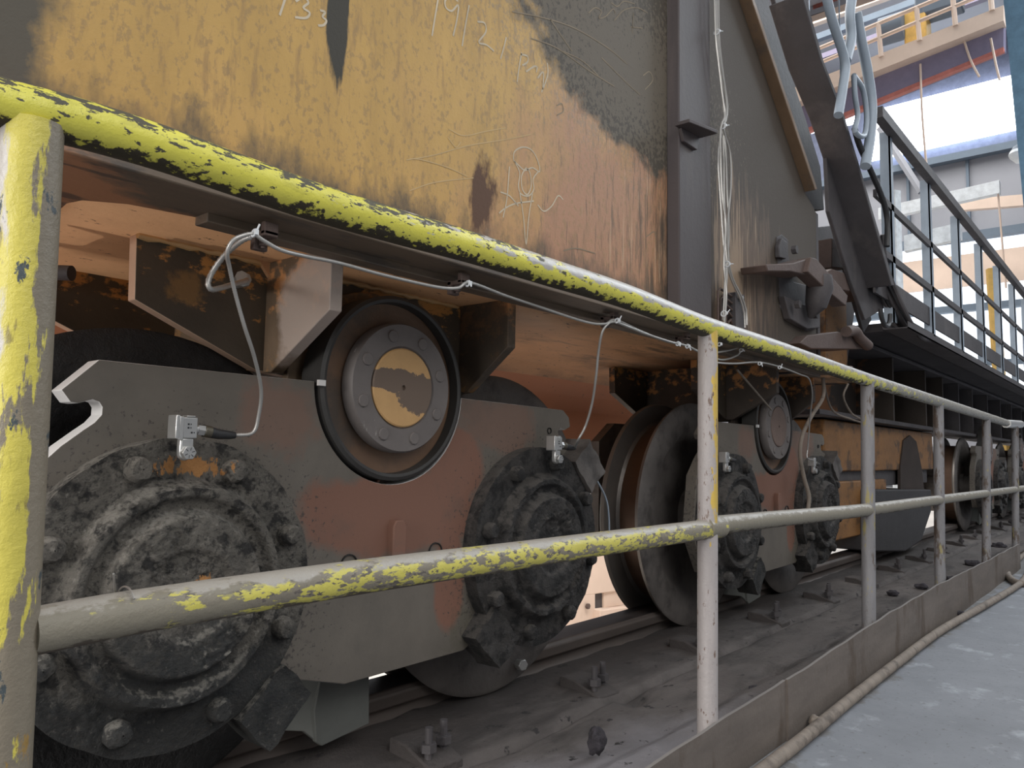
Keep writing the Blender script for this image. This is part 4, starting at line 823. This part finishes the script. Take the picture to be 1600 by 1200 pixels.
# ================================================================== THE HALL BEYOND
# end wall at x = 27, seen beyond the walkway
XE = 27.0
def wall(y0,y1,z0,z1,mat,name,t=.2,lab=''):
    m = MB(); m.box((XE,y0,z0),(XE+t,y1,z1)); return tag(m.build(name, mat, smooth=False), lab or 'hall end wall', 'wall', kind='structure')
wall(-8,22,0,2.6,hallgrey,'wall_end_lower'); wall(-8,22,7.6,10.3,hallgrey,'wall_end_middle'); wall(-8,22,14.2,24,hallgrey,'wall_end_upper'); wall(-8,2.2,2.6,7.6,hallgrey,'wall_end_pier'); wall(11,22,2.6,7.6,hallgrey,'wall_end_side')
m = MB(); m.box((XE+.3,-8,2.6),(XE+.32,22,7.6)); tag(m.build('window_1', emit('lower_window_light',(226,236,246),1.2), smooth=False), 'long lower strip window of the hall end wall', 'window', kind='structure')
m = MB(); m.box((XE+.3,-8,10.2),(XE+.32,22,14.3)); tag(m.build('wall_end_band', Mat('slate_upper_cladding',(110,118,144),0.7,0,0.05), smooth=False), 'slate upper band of the hall end wall', 'wall', kind='structure')
m = MB(); m.box((XE-.05,2.75,10.75),(XE-.02,7.1,12.5)); tag(m.build('window_2', glow, smooth=False), 'blazing bright window panel at upper right', 'window', kind='structure')
for k in range(16):
    m = MB(); y = -6+k*1.7; m.box((XE-.12,y,7.6),(XE,y+.08,10.3)); tag(m.build('trim_%d'%(k+1), hallblue, smooth=False), 'vertical cladding rib of the hall end wall', 'trim', kind='structure')
def girt(name,z,h,mat,x=XE-.4,y0=-8,y1=20,t=.3,lab='',cat='girt',g=None):
    m = MB(); m.box((x,y0,z),(x+t,y1,z+h)); return tag(m.build(name, mat, smooth=False), lab, cat, g)
girt('wall_girt',10.1,.22,hallblue,lab='slate horizontal girt below the blazing window'); girt('wall_girt',7.5,.25,hallblue,lab='slate horizontal girt under the grey cladding')
girt('wall_girt',5.3,.2,hallblue,lab='slate girt across the lower strip window'); girt('wall_panel',6.1,1.0,peach,x=XE-.2,t=.1,lab='cream corrugated band between the girts of the end wall',cat='panel')
girt('wall_girt',3.6,.15,hallblue,lab='lowest slate girt of the end wall')
# white light-coloured beams slanting across, nearer
def pxbeam(name, a, b, X, h, t, mat, lab, cat='beam', g=None):
    A, B = W(*a,X=X), W(*b,X=X); m = MB(); m.ext([A,B,B+Vector((0,0,-h)),A+Vector((0,0,-h))], (t,0,0)); return tag(m.build(name, mat, smooth=False), lab, cat, g)
pxbeam('light_beam',(1372,325),(1561,281),20,.30,.2,white_,'upper white beam crossing behind the walkway railing')
pxbeam('light_beam',(1412,368),(1500,347),18,.35,.2,white_,'short lower white beam behind the walkway railing')
pxbeam('light_beam',(1500,312),(1640,300),24,.3,.2,peach,'cream beam right of the white beams')
# overhead bridge crane
bc = thing('bridge_crane', W(1400,100,X=16), 'cream overhead bridge crane with handrail crossing high in the hall', 'overhead crane')
def bpx(poly, X, t, name, mat):
    m = MB(); m.ext(rel(bc,[W(u,v,X=X) for u,v in poly]), (t,0,0)); return m.build(name, mat, bc, smooth=False)
bpx([(1220,145),(1568,8),(1568,32),(1220,170)], 15.6, .3, 'walkway_beam', peach)
bpx([(1220,170),(1568,32),(1568,74),(1220,218)], 15.85, .3, 'girder_web', mauve)
bpx([(1220,217),(1568,73),(1568,79),(1220,224)], 15.84, .12, 'girder_lower_edge', redst)
for (a,b) in (((1240,92),(1568,-45)),((1240,115),(1568,-22))):
    m = MB(); m.tube(rel(bc,[W(*a,X=15.6),W(*b,X=15.6)]), .04, 8); m.build('crane_handrail', peach, bc)
for u in (1260,1315,1372,1432,1488,1545):
    t_ = (u-1240)/328; v0 = 92-137*t_; m = MB(); m.tube(rel(bc,[W(u,v0,X=15.6),W(u+5,v0+52,X=15.6)]), .045, 8); m.build('crane_post', peach, bc)
m = MB(); p = W(1425,42,X=16.3); m.box((p.x,p.y-.25,p.z-.35),(p.x+.5,p.y+.15,p.z+.35)); m.v = rel(bc,m.v); m.build('hoist_motor', yelhoist, bc, bev=.03)
m = MB(); p = W(1405,42,X=16.3); m.tube(rel(bc,[p+Vector((0,-.1,0)),p+Vector((0,.35,0))]), .28, 14); m.build('hoist_drum', hallblue, bc)
m = MB(); p = W(1455,10,X=16.3); m.box((p.x,p.y-.5,p.z-.1),(p.x+.5,p.y+.3,p.z+.3)); m.v = rel(bc,m.v); m.build('hoist_gearbox', hallblue, bc, bev=.03)
# roof purlins and trusses high up
for i,(a,b,w,mt) in enumerate((((1255,30),(1420,-30),.25,peach),((1270,5),(1350,-25),.2,redst),((1250,62),(1500,-30),.18,hallblue),((1280,85),(1560,-20),.15,mauve),((1255,10),(1330,-15),.35,hallgrey))):
    pxbeam('roof_purlin',a,b,22,w,.2,mt,['cream roof purlin crossing behind the stair handrail','red roof purlin at the top edge','slate roof purlin behind the crane handrail','mauve roof purlin, lowest behind the crane handrail','grey roof purlin at the very top edge'][i],'purlin','roof purlins behind the bridge crane')
m = MB(); m.box((-3,2.4,14),(27,22,14.2)); tag(m.build('ceiling', hallgrey, smooth=False), 'grey hall roof high above the far bay', 'ceiling', kind='structure')
# blue column at top right
m = MB(); m.ext([W(u,v,X=14) for u,v in ((1566,-20),(1660,-20),(1660,330),(1600,330))], (.5,0,0)); tag(m.build('hall_column', Mat('bright_blue_steel',(96,140,170),.5,0,.05), smooth=False), 'blue steel column cut off by the top right corner', 'column')
# hanging wires and lamps
for i,(pts,lab) in enumerate(((((1499,38),(1515,90),(1530,120)),'slack wire hanging from the bridge crane, left of two'),(((1548,60),(1556,100),(1562,125)),'slack wire hanging from the bridge crane, near the blue column'),(((1438,100),(1441,180),(1449,275)),'long thin drop cable beside the blazing window'),(((1558,285),(1566,380),(1572,450)),'brown drop cable right of the white beam'))):
    m = MB(); m.tube(spline([W(u,v,X=20.1 if i == 3 else 15.8) for u,v in pts],4), .02, 6); tag(m.build('hanging_wire', peach), lab, 'wire')
for i,(u,v,r,X,lab) in enumerate(((1268,198,.20,20,'glaring lamp seen through the gap left of the raking channel'),(1327,186,.18,20,'glaring lamp behind the stair handrail'),(1318,325,.055,12,'small glinting lamp seen through the slit beside the raking channel'),(1596,240,.2,16,'round lamp at the right edge of the picture'))):
    p = W(u,v,X=X); t = thing('hall_lamp', p, lab, 'lamp')
    m = MB(); m.lathe([(0.001,-r*.9),(r*.5,-r*.75),(r*.9,-r*.3),(r,.0),(r*.85,r*.3),(r*.001,r*.5)],(0,0,0),20,axis='z'); m.build('lamp_bulb', lamp if i < 3 else white_, t)
    if 1:
        m = MB(); m.tube([(0,0,r),(0,0,14-p.z)], .012, 6); m.build('drop_rod', hallblue, t)
    m = MB(); m.lathe([(r*1.0,.0),(r*.6,r*.7),(r*.2,r*.9),(r*.1,r*1.2),(.001,r*1.2)],(0,0,0),20,axis='z'); m.build('lamp_shade', hallblue, t)
# diagonal braces behind the walkway railing
for i,(a,b,X,w,lab) in enumerate((((1375,200),(1440,300),26.5,.25,'grey diagonal brace running down behind the walkway railing, upper one'),((1395,300),(1398,420),17,.3,'pale stanchion behind the first railing upright'),((1445,540),(1462,430),16,.12,'white strut below the white beams'),((1550,420),(1562,480),16,.2,'yellowish strut near the right edge'))):
    A,B = W(*a,X=X),W(*b,X=X); m = MB()
    if i: B.z = 0.0
    m.tube([A,B], w/2, 6); tag(m.build('brace', [hallgrey,white_,white_,yelhoist][i]), lab, 'brace')

# cream machinery low behind the rail
mc = thing('cream_machine_frame', (5.3,3.45,-0.6), 'cream machine frame glimpsed low between the two near bogies', 'machine frame')
def cbx(lo,hi,name,mat=peach): 
    m = MB(); m.box(lo,hi); m.v = rel(mc,m.v); return m.build(name, mat, mc, bev=.01)
a = W(900,900,Y=4.2); b = W(1040,960,Y=4.2)
def cpx(poly, Y, t, name, mat=peach):
    m = MB(); m.ext(rel(mc,[W(u,v,Y=Y) for u,v in poly]), (0,t,0)); return m.build(name, mat, mc, bev=.004)
cpx([(880,840),(1060,840),(1060,910),(880,935)], 3.46, .05, 'upper_panel'); cpx([(880,935),(930,928),(930,1010),(880,1020)], 3.46, .05, 'frame_panel')
cpx([(930,928),(944,926),(944,1000),(930,1000)], 3.50, .04, 'frame_gap', darkst); cpx([(944,926),(1060,905),(1060,932),(944,950)], 3.48, .05, 'frame_panel'); cpx([(938,954),(1060,940),(1060,1010),(938,1010)], 3.40, .10, 'frame_base')
p = W(917,947,Y=3.45); m = MB(); hexbolt(p-Vector(mc.location),.022,.02,(0,-1,0),mb=m); m.build('frame_bolt', rust, mc)
wf = thing('white_pipe_rack', (3.6,3.3,-0.6), 'white and yellow pipe rack glimpsed under the nearest side plate', 'pipe rack')
for (z,mt,n) in ((.06,white_,'rack_pipe'),(.24,yelhoist,'rack_pipe'),(.40,white_,'rack_pipe')):
    m = MB(); m.tube([(-3,0,z),(0.4,0,z)], .045, 12); m.build(n, mt, wf)
for k in range(7):
    m = MB(); m.box((-3+k*.5,.03,0),(-2.95+k*.5,.06,.44)); m.build('rack_leg', white_, wf)
m = MB(); m.box((7,3.2,-.6),(7.8,3.6,.35)); tag(m.build('pale_crate', white_, bev=.02), 'bright pale block beyond the rail left of the third bogie', 'crate')
m = MB(); m.box((9.5,3.6,-.6),(11,4.2,.6)); tag(m.build('pale_cabinet', hallblue, bev=.02), 'blue-grey cabinet beyond the rail near the third bogie', 'cabinet')
